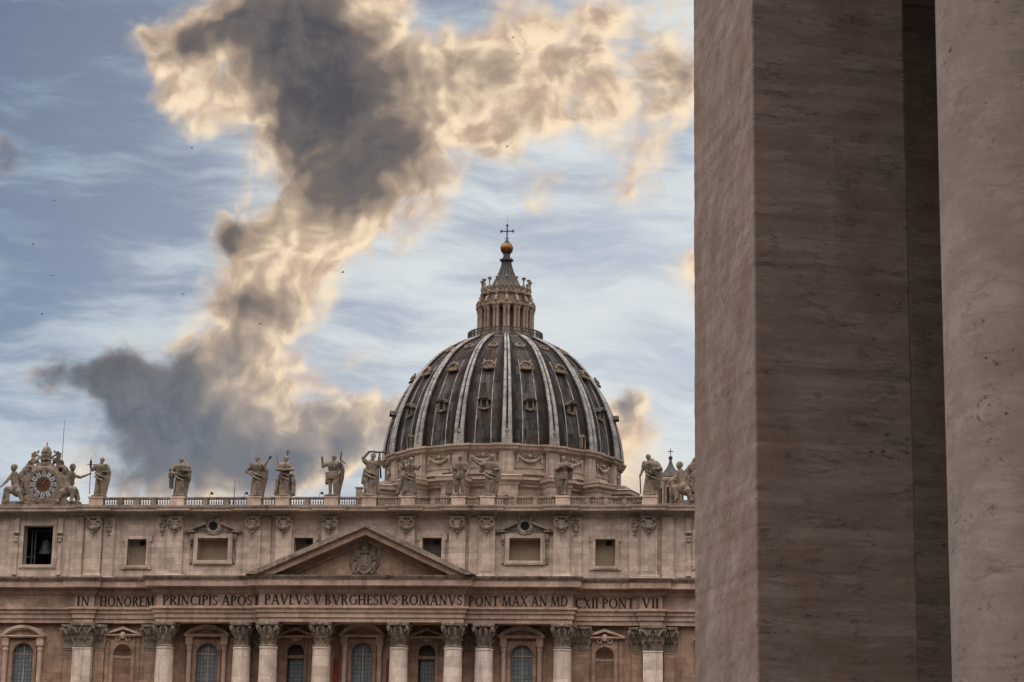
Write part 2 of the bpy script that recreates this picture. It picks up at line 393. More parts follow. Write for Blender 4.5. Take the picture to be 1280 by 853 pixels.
def rib_mat():
    mt, n, b = newmat('pale_lead_rib')
    pos = n.n('ShaderNodeNewGeometry').outputs['Position']
    z = n.sep(pos)[2]
    a = n.noise(pos, .5, 7, .68); w = n.noise(n.com(0.0, 0.0, z), 3.4, 3, .6); c = n.noise(pos, 2.2, 5, .6)
    f = n.m('ADD', n.m('MULTIPLY', a, .6), n.m('ADD', n.m('MULTIPLY', w, .3), n.m('MULTIPLY', c, .3)))
    col = n.mix(n.ss(f, .42, .74), (.05,.046,.044), (.31,.297,.29))
    n.set(b.inputs['Base Color'], col); b.inputs['Roughness'].default_value = .6
    return mt
def glass_mat():
    mt, n, b = newmat('leaded_window_glass')
    pos = n.n('ShaderNodeNewGeometry').outputs['Position']
    x, y, z = n.sep(pos)[:]
    br = n.n('ShaderNodeTexBrick'); br.offset = 0.0; n.set(br.inputs['Vector'], n.com(x, z, 0.0))
    br.inputs['Color1'].default_value = (.10,.115,.125,1); br.inputs['Color2'].default_value = (.16,.18,.19,1); br.inputs['Mortar'].default_value = (.035,.038,.04,1)
    br.inputs['Scale'].default_value = 1; br.inputs['Brick Width'].default_value = .52; br.inputs['Row Height'].default_value = .62; br.inputs['Mortar Size'].default_value = .055
    f = n.noise(pos, 1.3, 5, .6)
    n.set(b.inputs['Base Color'], n.mix(n.ss(f,.3,.7,0,.5), br.outputs[0], (.09,.10,.11)))
    b.inputs['Roughness'].default_value = .35; b.inputs['Specular IOR Level'].default_value = .5
    return mt
def travertine_near(name, tilt, c1, c2, c3, bandk=1.0, pitk=1.0):
    mt, n, b = newmat(name)
    pos = n.n('ShaderNodeTexCoord').outputs['Object']
    w = n.v('SUBTRACT', n.noise(pos, 1.4, 5, .6, color=True), (.5,.5,.5))
    p2 = n.v('ADD', pos, n.scale(w, .16))
    x, y, z = n.sep(p2)[:]
    y = n.m('MULTIPLY', y, 2.1)
    zz = n.m('ADD', z, n.m('ADD', n.m('MULTIPLY', x, tilt[0]), n.m('MULTIPLY', y, tilt[1])))
    bed = n.noise(n.com(n.m('MULTIPLY', x, .7), n.m('MULTIPLY', y, .7), n.m('MULTIPLY', zz, 3.2)), 1.0, 9, .68)
    thin = n.noise(n.com(n.m('MULTIPLY', x, 2.2), n.m('MULTIPLY', y, 2.2), n.m('MULTIPLY', zz, 24.0)), 1.0, 8, .70)
    mott = n.noise(pos, 2.6, 8, .68)
    bigv = n.noise(n.com(x, y, n.m('MULTIPLY', zz, 1.1)), .7, 5, .6)
    gate = n.noise(n.com(x, y, n.m('MULTIPLY', zz, 2.0)), 1.1, 4, .6)
    pits = n.noise(n.com(n.m('MULTIPLY', x, 11.0), n.m('MULTIPLY', y, 11.0), n.m('MULTIPLY', zz, 24.0)), 1.0, 5, .62)
    f = n.m('ADD', n.m('MULTIPLY', bed, .6*bandk), n.m('MULTIPLY', mott, 1.0-.6*bandk))
    col = n.mix(n.ss(f, .38, .63), c1, c2)
    col = n.mix(n.ss(bigv, .46, .62, 0, .8), col, c3)
    dk = n.m('MULTIPLY', n.ss(thin, .50, .72), n.ss(gate, .42, .66))
    col = n.mix(n.m('MULTIPLY', dk, .75*bandk), col, tuple(q*.36 for q in c1))
    lt = n.m('MULTIPLY', n.ss(thin, .50, .30), n.ss(gate, .58, .40))
    col = n.mix(n.m('MULTIPLY', lt, .3), col, tuple(min(1,q*1.35) for q in c2))
    pm = n.m('MULTIPLY', n.ss(pits, .57, .68), n.ss(gate, .50, .64))
    for fz, th, k in ((4.2, .030, .55), (9.0, .045, .40)):
        vn = n.noise(n.com(n.m('MULTIPLY', x, .9), n.m('MULTIPLY', y, .9), n.m('MULTIPLY', zz, fz)), 1.0, 4, .6)
        ln_ = n.ss(n.m('ABSOLUTE', n.m('SUBTRACT', vn, .5)), th, .0)
        col = n.mix(n.m('MULTIPLY', n.m('MULTIPLY', ln_, n.ss(mott, .44, .60)), k*bandk**3), col, tuple(q*.42 for q in c1))
    col = n.mix(n.m('MULTIPLY', pm, .85*pitk), col, (.03,.024,.021))
    br = n.n('ShaderNodeTexBrick'); n.set(br.inputs['Vector'], n.com(n.m('ADD', n.sep(pos)[0], n.m('MULTIPLY', n.sep(pos)[1], .9)), n.sep(pos)[2], 0.0))
    br.inputs['Color1'].default_value = (.88,.88,.88,1); br.inputs['Color2'].default_value = (1.07,1.06,1.05,1); br.inputs['Mortar'].default_value = (1.12,1.1,1.08,1)
    br.inputs['Scale'].default_value = 1; br.inputs['Brick Width'].default_value = 1.72; br.inputs['Row Height'].default_value = 1.9; br.inputs['Mortar Size'].default_value = .010; br.inputs['Mortar Smooth'].default_value = .9
    col = n.mix(.55, col, n.mix(1.0, col, br.outputs[0], 'MULTIPLY'))
    n.set(b.inputs['Base Color'], col)
    bp = n.n('ShaderNodeBump'); bp.inputs['Strength'].default_value = .07; bp.inputs['Distance'].default_value = .012
    n.set(bp.inputs['Height'], n.m('SUBTRACT', n.m('ADD', bed, n.m('ADD', n.m('MULTIPLY', thin, .4), n.m('MULTIPLY', mott, .8))), n.m('MULTIPLY', pm, 1.5)))
    n.set(b.inputs['Normal'], bp.outputs[0]); b.inputs['Roughness'].default_value = .78
    return mt
DX, DY = .35, 160.0
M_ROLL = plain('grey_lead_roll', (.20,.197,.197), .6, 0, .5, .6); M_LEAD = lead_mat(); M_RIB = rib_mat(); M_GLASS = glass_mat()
M_PIER = travertine_near('pier_travertine', (.03,.16), (.175,.128,.107), (.275,.218,.187), (.185,.128,.098))
M_NCOL = travertine_near('near_column_travertine', (.22,.08), (.195,.156,.135), (.30,.252,.222), (.215,.17,.145), .8, 1.0)

# ------------------------------------------------------------------ ground
g = MB(); g.add([(-4000,-4000,0),(4000,-4000,0),(4000,4000,0),(-4000,4000,0)], [(0,1,2,3)])
tag(g.build('ground', M_PAVE), kind='structure')

# ================================================================== FACADE
FA = thing('church_facade', (0, 3.4, 0), 'wide pale travertine church front with columns, Latin inscription, pediment and balustrade', 'church front')
PW_ = 3.4           # lower wall plane
PA = 4.6            # attic wall plane
def wall_holes(x0, x1, z0, z1, yf, holes, depth):
    mb = MB()
    xs = sorted({x0, x1, *[q for h in holes for q in h[:2]]}); zs = sorted({z0, z1, *[q for h in holes for q in h[2:4]]})
    for i in range(len(xs)-1):
        for j in range(len(zs)-1):
            mx, mz = (xs[i]+xs[i+1])/2, (zs[j]+zs[j+1])/2
            if any(h[0] < mx < h[1] and h[2] < mz < h[3] for h in holes): continue
            mb.add([(xs[i],yf,zs[j]),(xs[i+1],yf,zs[j]),(xs[i+1],yf,zs[j+1]),(xs[i],yf,zs[j+1])], [(0,1,2,3)])
    for (a, b_, c, d) in holes:
        y2 = yf+depth
        mb.add([(a,yf,c),(b_,yf,c),(b_,yf,d),(a,yf,d),(a,y2,c),(b_,y2,c),(b_,y2,d),(a,y2,d)], [(0,1,5,4),(1,2,6,5),(2,3,7,6),(3,0,4,7)])
    mb.add([(x0,yf,z1),(x1,yf,z1),(x1,yf+6,z1),(x0,yf+6,z1),(x0,yf,z0),(x0,yf+6,z0),(x1,yf,z0),(x1,yf+6,z0)], [(0,1,2,3),(0,3,5,4),(1,6,7,2)])
    return mb
# --- window schedule: centre, half width, arch top
BIG = [(-.27,1.62,29.85,32.75,30.65),(-23.3,1.65,29.65,32.3,30.6),(23.0,1.65,29.65,32.3,30.6)]
END = [(-51.1,1.65,29.5,32.1,30.3),(51.1,1.65,29.5,32.1,30.3)]
NAR = [(-10.1,1.3,29.6,32.0,30.55),(9.2,1.3,29.6,32.0,30.55)]
NIC = [(-36.0,1.4,29.45,32.0,30.6),(34.95,1.4,29.45,32.0,30.6)]
holes = [(c-w,c+w,17.0,t) for (c,w,t,_,_) in BIG+END+NAR+NIC]
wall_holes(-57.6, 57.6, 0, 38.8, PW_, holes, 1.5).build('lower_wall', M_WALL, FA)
MB().box(-57.2,57.2,PW_+5.5,PW_+6,0,38.7).build('inner_wall', M_BLACK, FA)

def arch_plate(mb, xc, w, ztop, spring, z0, yf, yb, outer):
    """plate with an arched opening of half width w; springing at spring"""
    n = 16
    mb.box(xc-outer, xc-w, yf, yb, z0, ztop); mb.box(xc+w, xc+outer, yf, yb, z0, ztop)
    for i in range(n):
        a, b_ = PI*i/n, PI*(i+1)/n
        p = (xc+w*math.cos(a), spring+w*math.sin(a)); q = (xc+w*math.cos(b_), spring+w*math.sin(b_))
        mb.add([(p[0],yf,p[1]),(q[0],yf,q[1]),(q[0],yf,ztop),(p[0],yf,ztop),(p[0],yb,p[1]),(q[0],yb,q[1]),(q[0],yb,ztop),(p[0],yb,ztop)],
               [(0,1,2,3),(0,4,5,1),(2,6,7,3)])
def seg_pediment(mb, xc, w, zb, zt, yf):
    """segmental (curved) pediment on a cornice"""
    h = zt-zb; n = 14
    mb.mould(xc-w+.25, xc+w-.25, yf+.25, PW_+.02, [(0,zb-.05),(.1,zb),(.25,zb+.12),(.25,zb+.3),(0,zb+.32)])
    rad = (w*w+(h-.3)**2)/(2*(h-.3)); zc = zt-rad; am = math.asin(min(1,w/rad))
    for k, (r0, r1, y0) in enumerate([(rad-.42, rad, yf),(rad-.62, rad-.42, yf+.18)]):
        for i in range(n):
            a, b_ = -am+2*am*i/n, -am+2*am*(i+1)/n
            pts = [(xc+r*math.sin(t), zc+r*math.cos(t)) for r, t in ((r0,a),(r0,b_),(r1,b_),(r1,a))]
            pts = [(px, max(pz, zb+.31)) for px, pz in pts]
            mb.add([(px,y0,pz) for px,pz in pts]+[(px,PW_+.03,pz) for px,pz in pts], [(0,1,2,3),(0,4,5,1),(2,6,7,3)])
def tri_pediment(mb, xc, w, zb, zt, yf):
    mb.mould(xc-w+.2, xc+w-.2, yf+.2, PW_+.02, [(0,zb-.05),(.1,zb),(.2,zb+.1),(.2,zb+.25),(0,zb+.27)])
    for sgn in (-1, 1):
        pol = [(xc+sgn*w, zb+.3),(xc,zt),(xc,zt-.42),(xc+sgn*(w-.75), zb+.3)]
        if sgn > 0: pol = pol[::-1]
        mb.prism(pol, yf, PW_+.03)
def big_window(xc, w, t, zt, zb, seg=True):
    spring = t-w+.08
    fr = MB(); arch_plate(fr, xc, w-.08, t+.5, spring, 16.5, PW_-.22, PW_+.25, w+.42)
    for q in range(9):                                                   # archivolt ring
        pass
    fr.tube([(xc+(w+.12)*math.cos(PI*i/16), PW_-.22, spring+(w+.12)*math.sin(PI*i/16)) for i in range(17)], .13, 6)
    wd = fr.build('window', M_WALL, FA)
    MB().box(xc-w+.02, xc+w-.02, PW_+.6, PW_+.7, 16.6, t+.02).build('pane', M_GLASS, wd)
    mu = MB(); mu.box(xc-.05, xc+.05, PW_+.5, PW_+.6, 16.6, t); mu.box(xc-w+.03, xc+w-.03, PW_+.5, PW_+.6, spring-.05, spring+.05); mu.build('mullion', M_ATTIC, wd)
    for sgn in (-1, 1):
        cm = MB(); cx = xc+sgn*(w+.98)
        cm.lathe([(.36,16.5),(.36,zb-2.0),(.44,zb-1.95),(.46,zb-1.6),(.40,zb-1.45),(.52,zb-1.2)], (cx,PW_-.25,0), 12)
        cm.box(cx-.5,cx+.5,PW_-.72,PW_+.02,zb-1.2,zb-.04)
        cm.build('colonnette', M_ENT, wd, smooth=True)
    pm = MB(); seg_pediment(pm, xc, w+1.75, zb, zt, PW_-1.0); pm.box(xc-w-1.2, xc+w+1.2, PW_-.2, PW_+.04, zb+.3, zt-.35)
    pm.build('curved_pediment', M_ENT, wd)
for a in BIG+END: big_window(*a)
for (xc, w, t, zt, zb) in NAR:
    spring = t-w+.05
    fr = MB(); arch_plate(fr, xc, w-.06, t+.45, spring, 16.5, PW_-.2, PW_+.25, w+.4)
    fr.box(xc-w+.07, xc+w-.07, PW_+.1, PW_+.6, 27.55, 28.0)
    wd = fr.build('window', M_WALL, FA)
    MB().box(xc-w+.3, xc+w-.3, PW_+.7, PW_+.8, 16.6, 27.5).build('pane', M_GLASS, wd)
    MB().box(xc-w+.01, xc+w-.01, PW_+1.3, PW_+1.4, 16.55, t).build('recess_panel', M_DKPANEL, wd)
    pm = MB(); tri_pediment(pm, xc, w+1.45, zb, zt, PW_-.75)
    for sgn in (-1,1): pm.torus((xc+sgn*.55,PW_-.4,zb-.1), .28, .12, 12, 6)
    pm.ball((xc,PW_-.4,zb-.25), .4, 10, (1,.5,1.1))
    pm.build('pointed_pediment', M_ENT, wd)
for (xc, w, t, zt, zb) in NIC:
    spring = t-w+.05
    fr = MB(); arch_plate(fr, xc, w-.06, t+.5, spring, 16.5, PW_-.2, PW_+.25, w+.45)
    for sgn in (-1,1): fr.box(xc+sgn*(w+.95)-.25, xc+sgn*(w+.95)+.25, PW_-.16, PW_+.05, 16.5, zb-.2)
    nd = fr.build('niche', M_WALL, FA)
    nb = MB(); pts = []
    for i in range(13):
        a = PI*i/12; pts.append((xc-(w-.07)*math.cos(a), PW_+.25+1.1*math.sin(a)))
    for i in range(12):
        (xa,ya),(xb,yb) = pts[i], pts[i+1]
        nb.add([(xa,ya,16.5),(xb,yb,16.5),(xb,yb,27.8),(xa,ya,27.8)], [(0,1,2,3)])
    nb.build('niche_back', M_WALL, nd, smooth=True)
    ib = MB()
    for i in range(12):
        (xa,ya),(xb,yb) = pts[i], pts[i+1]
        ib.add([(xa,ya-.15,27.45),(xb,yb-.15,27.45),(xb,yb-.15,27.85),(xa,ya-.15,27.85),(xa,ya,27.45),(xb,yb,27.45)], [(0,1,2,3),(0,4,5,1)])
    ib.build('impost_band', M_ENT, nd, smooth=True)
    hd = MB()
    for j in range(6):
        for i in range(12):
            q = []
            for jj, ii in ((j,i),(j,i+1),(j+1,i+1),(j+1,i)):
                e = PI/2*jj/6; a = PI*ii/12
                q.append((xc-(w-.07)*math.cos(a)*math.cos(e), PW_+.25+1.1*math.sin(a)*math.cos(e), 27.86+(t-27.9)*math.sin(e)))
            hd.add(q, [(0,1,2,3)])
    hd.build('niche_head', M_WALL, nd, smooth=True)
    pm = MB(); tri_pediment(pm, xc, w+1.55, zb, zt, PW_-.7); pm.ball((xc,PW_-.45,zb+.1), .55, 10, (.8,.5,1.0))
    pm.torus((xc-.75,PW_-.3,zb-.35), .3, .1, 12, 6); pm.torus((xc+.75,PW_-.3,zb-.35), .3, .1, 12, 6)
    pm.build('pointed_pediment', M_ENT, nd)

for x in (-4.05, 3.75):
    MB().box(x-.42, x+.42, PW_-.12, PW_+.05, 2.4, 27.6).build('red_panel', plain('dark_red_marble', (.12,.022,.018), .5, 0, .3, 1.0), FA)
# --- giant order: shaft + capital + base
def leaf(mb, a, r0, z0, h, w, curl, rfun):
    """acanthus leaf on the bell at angle a, curling outward at the tip"""
    pts = []
    for i in range(6):
        t = i/5; r = rfun(z0+h*t)+.05+curl*(t**3); z = z0+h*(t if t < .9 else .9-.0*(t-.9))
        if i == 5: z = z0+h*.86; r += .06
        pts.append((r, z, w*(.55+.5*math.sin(PI*min(t*1.05,1)*.8))*(1 if i < 5 else .45)))
    vs = []; 
    for (r, z, ww) in pts:
        for k in (-1, 0, 1):
            rr = r+(.05 if k == 0 else 0); b_ = a+k*ww/max(r,.3)
            vs.append((rr*math.sin(b_), -rr*math.cos(b_), z))
    for (r, z, ww) in pts:
        for k in (-1, 0, 1):
            rr = r-.10; b_ = a+k*ww/max(r,.3)*.9; vs.append((rr*math.sin(b_), -rr*math.cos(b_), z-.03))
    fs = []; n3 = 18
    for i in range(5):
        for k in range(2):
            q = (3*i+k,3*i+k+1,3*i+k+4,3*i+k+3); fs.append(q); fs.append(tuple(n3+j for j in q[::-1]))
        fs.append((3*i,3*i+3,n3+3*i+3,n3+3*i)); fs.append((3*i+2,n3+3*i+2,n3+3*i+5,3*i+5))
    fs.append((15,16,17,n3+17,n3+16,n3+15))
    mb.add(vs, fs)
def capital_mesh():
    mb = MB(); rf = lambda z: 1.06+.06*(z/3.5)+.35*max(0,(z-2.0)/1.5)**2
    mb.lathe([(1.32,-.02),(1.40,.08),(1.36,.2),(1.2,.24)]+[(rf(z), z) for z in (.3,.9,1.6,2.2,2.7,3.05)], (0,0,0), 28)
    for k in range(8): leaf(mb, 2*PI*k/8+PI/8, 1.2, .18, 1.2, .44, .66, rf)
    for k in range(8): leaf(mb, 2*PI*k/8, 1.2, .75, 1.55, .38, .74, rf)
    for k in range(4):                                     # corner volutes
        a = PI/4+k*PI/2; ca, sa = math.sin(a), -math.cos(a)
        mb.tube([(ca*1.28,sa*1.28,1.75),(ca*1.5,sa*1.5,2.5),(ca*1.86,sa*1.86,2.92),(ca*2.06,sa*2.06,2.72),(ca*1.96,sa*1.96,2.42),(ca*1.8,sa*1.8,2.55)], [.2,.21,.22,.22,.2,.16], 7)
        for d_ in (-.32,.32):
            b_ = k*PI/2+d_; mb.tube([(1.25*math.sin(b_),-1.25*math.cos(b_),1.7),(1.5*math.sin(b_),-1.5*math.cos(b_),2.5),(1.58*math.sin(k*PI/2+d_*.35),-1.58*math.cos(k*PI/2+d_*.35),2.8)], [.16,.15,.13], 6)
        b_ = k*PI/2; mb.ball((1.72*math.sin(b_),-1.72*math.cos(b_),3.2), .34, 10, (1,1,.9))
    pol = []                                               # concave abacus
    for k in range(4):
        a = PI/4+k*PI/2
        for d_, r in ((-.09,2.12),(.09,2.12),(.45,1.72),(PI/4,1.60),(PI/2-.45,1.72)): pol.append((r*math.sin(a+d_), -r*math.cos(a+d_)))
    n = len(pol)
    mb.add([(x*.95,y*.95,3.02) for x,y in pol]+[(x,y,3.16) for x,y in pol]+[(x,y,3.48) for x,y in pol],
           [tuple(range(n-1,-1,-1)), tuple(2*n+i for i in range(n))]+[(r*n+i,r*n+(i+1)%n,(r+1)*n+(i+1)%n,(r+1)*n+i) for r in range(2) for i in range(n)])
    return mb.mesh('capital', M_CAP, smooth=True)
CAPM = capital_mesh()
sh = MB(); sh.lathe([(1.62,4.0),(1.62,4.6),(1.5,4.8),(1.46,6)]+[(1.46-.20*max(0,(z-8)/21)**1.5, z) for z in (8,12,16,20,24,27,28.55)]+[(1.34,28.6),(1.36,28.75),(1.27,28.9)], (0,0,0), 40)
SHM = sh.mesh('column', M_COL, smooth=True)
bs = MB(); bs.box(-1.95,1.95,-1.95,1.95,2.4,3.1); bs.lathe([(1.85,3.1),(1.95,3.3),(1.85,3.55),(1.66,3.65),(1.66,3.8),(1.75,4.0)], (0,0,0), 32); BSM = bs.mesh('column_base', M_COL, smooth=True)
for x, yc in [(-5.6,0),(5.65,0),(-13.4,0),(13.5,0),(-17.6,1.2),(17.8,1.2),(-29.05,1.2),(29.1,1.2)]:
    c = link('column', SHM, FA, (x, yc, 0))
    link('capital', CAPM, c, (x, yc, 28.9)); link('column_base', BSM, c, (x, yc, 0))
# pilasters: main one and the half pilasters peeping out beside columns; capital squared
def flat_capital(w, d):
    """Corinthian pilaster capital, local origin at the middle of its foot on the wall face, depth d in front"""
    mb = MB(); h = w/2
    mb.mould(-h+.0, h, -d, .3, [(.08,0),(.12,.15),(.0,.22),(.0,1.8),(.12,2.5),(.28,3.02)])
    def fl(x, y, z0, hh, ww, cur, side=0):
        vs = []
        for i in range(6):
            t = i/5; o = .06+cur*t**3+(.06 if i == 5 else 0); z = z0+hh*(t if i < 5 else .86); q = ww*(.55+.5*math.sin(PI*min(t*1.05,1)*.8))*(1 if i < 5 else .45)
            for k in (-1,0,1):
                oo = o+(.05 if k == 0 else 0)
                vs.append((x+k*q, y-oo, z) if side == 0 else (x+side*oo, y+k*q, z))
        base = [(a_, (y+.05) if side == 0 else b_, c_) if side == 0 else (x-side*.05, b_, c_) for a_, b_, c_ in vs]
        fs = []
        for i in range(5):
            for k in range(2):
                q4 = (3*i+k,3*i+k+1,3*i+k+4,3*i+k+3); fs.append(q4)
            fs.append((3*i,3*i+3,18+3*i+3,18+3*i)); fs.append((3*i+2,18+3*i+2,18+3*i+5,3*i+5))
        fs.append((15,16,17,35,34,33)); mb.add(vs+base, fs)
    k = max(2, round(w/.95))
    for i in range(k): fl(-h+(i+.5)*w/k, -d, .2, 1.2, .38, .55)
    for i in range(k+1): fl(-h+i*w/k if 0 < i < k else (-h+.1 if i == 0 else h-.1), -d-.03, .75, 1.5, .34, .62)
    for sgn in (-1, 1):
        fl(sgn*h, -d*.5, .2, 1.2, .35, .36, sgn); fl(sgn*h, -d*.5, .8, 1.4, .3, .42, sgn)
        mb.tube([(sgn*h*.5,-d-.15,1.75),(sgn*h*.85,-d-.3,2.5),(sgn*(h+.3),-d-.45,2.9),(sgn*(h+.48),-d-.55,2.7),(sgn*(h+.38),-d-.5,2.42),(sgn*(h+.24),-d-.4,2.55)], [.19,.2,.22,.22,.2,.16], 7)
        mb.tube([(sgn*h*.3,-d-.12,1.75),(sgn*h*.3,-d-.3,2.5),(sgn*.18,-d-.4,2.8)], [.16,.15,.13], 6)
    mb.ball((0,-d-.42,3.2), .32, 10)
    mb.mould(-h-.1, h+.1, -d-.15, .3, [(.25,3.03),(.35,3.16),(.35,3.46)])
    return mb.mesh('capital', M_CAP, smooth=True)
fc28 = flat_capital(2.8, .9); fc15 = flat_capital(1.5, .45); fc24 = flat_capital(2.4, .5)
def pilaster(x, w, yf, capm, z1=28.9, mat=M_COL, cz=None):
    mb = MB(); mb.box(x-w/2, x+w/2, yf, PW_+.05, 2.4, z1-.05); mb.mould(x-w/2, x+w/2, yf, PW_+.05, [(.02,z1-.3),(.08,z1-.28),(.08,z1-.14),(.02,z1-.12),(.01,z1)])
    p = mb.build('pilaster', mat, FA)
    me = capm; link('capital', me, p, (x, PW_-.02, z1)); return p
for sgn, dxx in ((-1,0),(1,.15)):
    pilaster(sgn*41.75+dxx, 2.8, PW_-1.5, flat_capital(2.8,1.48) if sgn < 0 else bpy.data.meshes['capital'] if False else flat_capital(2.8,1.48))
    pilaster(sgn*39.45+dxx, 1.5, PW_-.45, fc15, 28.75, M_WALL); pilaster(sgn*44.05+dxx, 1.5, PW_-.45, fc15, 28.75, M_WALL)
    pilaster(sgn*31.5, 2.4, PW_-.5, fc24, 28.8, M_WALL)
    pilaster(sgn*15.6, 1.9, PW_-.35, fc15, 28.8, M_WALL)
# --- entablature
PROF = [(0,32.4),(0,33.02),(.20,33.03),(.20,33.72),(.42,33.74),(.42,34.2),(.75,34.35),(.75,34.62),(.02,34.64),(.02,36.5),(.2,36.55),(.36,36.85),(.55,36.95),(.57,37.42),(1.3,37.46),(1.3,38.3)]
PCY = [(1.36,38.3),(1.4,38.42),(1.58,38.7),(1.62,38.9)]
def block(name, x0, x1, yf, dz, yb=PA+.3):
    mb = MB(); mb.mould(x0, x1, yf, yb, [(o, z+dz) for o, z in PROF], 1.4)
    o = mb.build(name, M_ENT, FA)
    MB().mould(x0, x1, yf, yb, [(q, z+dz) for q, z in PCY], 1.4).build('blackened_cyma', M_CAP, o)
    return o
B_PAV = block('entablature', -14.75, 15.1, -1.25, .0)
B_PRI = block('entablature', -30.4, -14.0, 0, .008); B_PON = block('entablature', 14.2, 30.5, 0, .008)
B_HON = block('entablature', -40.2, -29.5, 2.3, .016); B_CXI = block('entablature', 29.6, 40.3, 2.3, .016)
B_IN = block('entablature', -43.2, -40.25, 1.75, .024); B_VII = block('entablature', 40.0, 43.25, 1.75, .024)
B_EL = block('entablature', -57.4, -42.0, 2.6, .032); B_ER = block('entablature', 42.0, 57.4, 2.6, .032)
# upper blocking course on the cornice
# --- inscription
TH, TN = .185, .085
def ring(cx, cz, rx, rz, a0, a1, tx, tz, n=14):
    out = []
    for i in range(n):
        a, b_ = math.radians(a0+(a1-a0)*i/n), math.radians(a0+(a1-a0)*(i+1)/n)
        out.append([(cx+rx*math.cos(a),cz+rz*math.sin(a)),(cx+rx*math.cos(b_),cz+rz*math.sin(b_)),(cx+(rx-tx)*math.cos(b_),cz+(rz-tz)*math.sin(b_)),(cx+(rx-tx)*math.cos(a),cz+(rz-tz)*math.sin(a))])
    return out
def bar(x0, z0, x1, z1, t):
    """stroke of horizontal thickness t, or vertical thickness when the stroke is flat"""
    if abs(z1-z0) < 1e-6: return [[(x0,z0-t/2),(x1,z0-t/2),(x1,z0+t/2),(x0,z0+t/2)]]
    return [[(x0-t/2,z0),(x0+t/2,z0),(x1+t/2,z1),(x1-t/2,z1)]]
def serif(x, z, w=.30): 
    h = .05; return [[(x-w/2,z-h if z > .5 else z),(x+w/2,z-h if z > .5 else z),(x+w/2,z if z > .5 else z+h),(x-w/2,z if z > .5 else z+h)]]
def stem(x): return bar(x,0,x,1,TH)+serif(x,0)+serif(x,1)
GL = {
 'I': (.34, stem(.17)),
 'N': (.92, bar(.16,0,.16,1,TN)+bar(.14,1,.76,0,TH)+bar(.76,0,.76,1,TN)+serif(.16,0)+serif(.12,1,.2)+serif(.76,1)),
 'H': (.90, stem(.17)+stem(.73)+bar(.17,.52,.73,.52,TN)),
 'O': (.98, ring(.49,.5,.47,.52,0,360,.18,.07,24)),
 'R': (.80, stem(.17)+ring(.30,.74,.36,.26,-90,90,.17,.07)+bar(.17,.965,.32,.965,.07)+bar(.17,.515,.32,.515,.07)+bar(.38,.5,.74,0,TH)+serif(.74,0,.2)),
 'E': (.66, stem(.17)+bar(.17,.965,.58,.965,.07)+bar(.17,.52,.50,.52,.07)+bar(.17,.035,.60,.035,.07)+bar(.57,.86,.57,1,.05)+bar(.59,0,.59,.15,.05)),
 'M': (1.12, bar(.14,0,.22,1,TN)+bar(.24,1,.56,.02,TH)+bar(.56,.02,.88,1,TN)+bar(.98,0,.90,1,TH)+serif(.14,0)+serif(.98,0)),
 'P': (.70, stem(.17)+ring(.30,.72,.36,.28,-90,90,.17,.07)+bar(.17,.965,.32,.965,.07)+bar(.17,.475,.32,.475,.07)),
 'C': (.86, ring(.50,.5,.46,.52,42,318,.18,.07,20)+bar(.83,.78,.83,.93,.05)),
 'S': (.62, ring(.30,.755,.24,.255,30,270,.10,.08)+ring(.30,.255,.26,.265,-150,90,.11,.08)+bar(.51,.82,.51,.96,.05)+bar(.06,.06,.06,.2,.05)),
 'A': (.92, bar(.12,0,.44,1,TN)+bar(.80,0,.46,1,TH)+bar(.26,.36,.64,.36,.07)+serif(.12,0,.26)+serif(.80,0,.3)),
 'T': (.76, bar(.38,0,.38,1,TH)+serif(.38,0)+bar(.04,.965,.72,.965,.07)+bar(.05,.84,.05,1,.05)+bar(.71,.84,.71,1,.05)),
 'V': (.90, bar(.46,0,.12,1,TH)+bar(.46,0,.78,1,TN)+serif(.12,1,.3)+serif(.78,1,.26)),
 'L': (.62, stem(.17)+bar(.17,.035,.58,.035,.07)+bar(.57,0,.57,.16,.05)),
 'B': (.74, stem(.17)+ring(.30,.755,.30,.245,-90,90,.15,.07)+ring(.30,.26,.36,.26,-90,90,.17,.07)+bar(.17,.965,.3,.965,.07)+bar(.17,.515,.3,.515,.06)+bar(.17,.035,.3,.035,.07)),
 'G': (.92, ring(.50,.5,.46,.52,42,320,.18,.07,20)+bar(.83,.06,.83,.44,.15)+serif(.83,.45,.28)),
 'X': (.86, bar(.72,0,.14,1,TH)+bar(.12,0,.72,1,TN)+serif(.72,0,.28)+serif(.12,0,.26)+serif(.14,1,.28)+serif(.72,1,.26)),
 'D': (.92, stem(.17)+ring(.34,.5,.50,.5,-90,90,.18,.07,16)+bar(.17,.965,.36,.965,.07)+bar(.17,.035,.36,.035,.07)),
 '.': (.26, [[(.13,.42),(.20,.5),(.13,.58),(.06,.5)]]),
}
def inscription(text, x0, x1, yf, parent, z0=34.88, H=1.42):
    tot = sum(GL[c][0] for c in text); gap = ((x1-x0)/H-tot)/max(1,len(text)-1)
    ks = 1.0
    if gap < .05: ks = ((x1-x0)/H-.06*(len(text)-1))/tot; gap = .06
    x = x0; mb = MB()
    for ch in text:
        w, polys = GL[ch]
        for pl in polys:
            pts = [(x+px*H*ks, z0+pz*H) for px, pz in pl]
            mb.prism(pts, yf-.075-.002*random.random(), yf+.03)
        x += (w*ks+gap)*H
    o = mb.build('inscription', M_LETTER, parent); o['label'] = 'dark incised capital letters reading %s' % text.replace('.', ' ')
inscription('IN', -42.85, -40.95, 1.73, B_IN)
inscription('HONOREM', -39.55, -31.35, 2.28, B_HON)
inscription('PRINCIPIS.APOST', -29.4, -14.95, -.02, B_PRI)
inscription('PAVLVS.V.BVRGHESIVS.ROMANVS', -14.0, 14.9, -1.27, B_PAV)
inscription('PONT.MAX.AN.MD', 15.6, 29.95, -.02, B_PON)
inscription('CXII.PONT', 30.7, 39.2, 2.28, B_CXI)
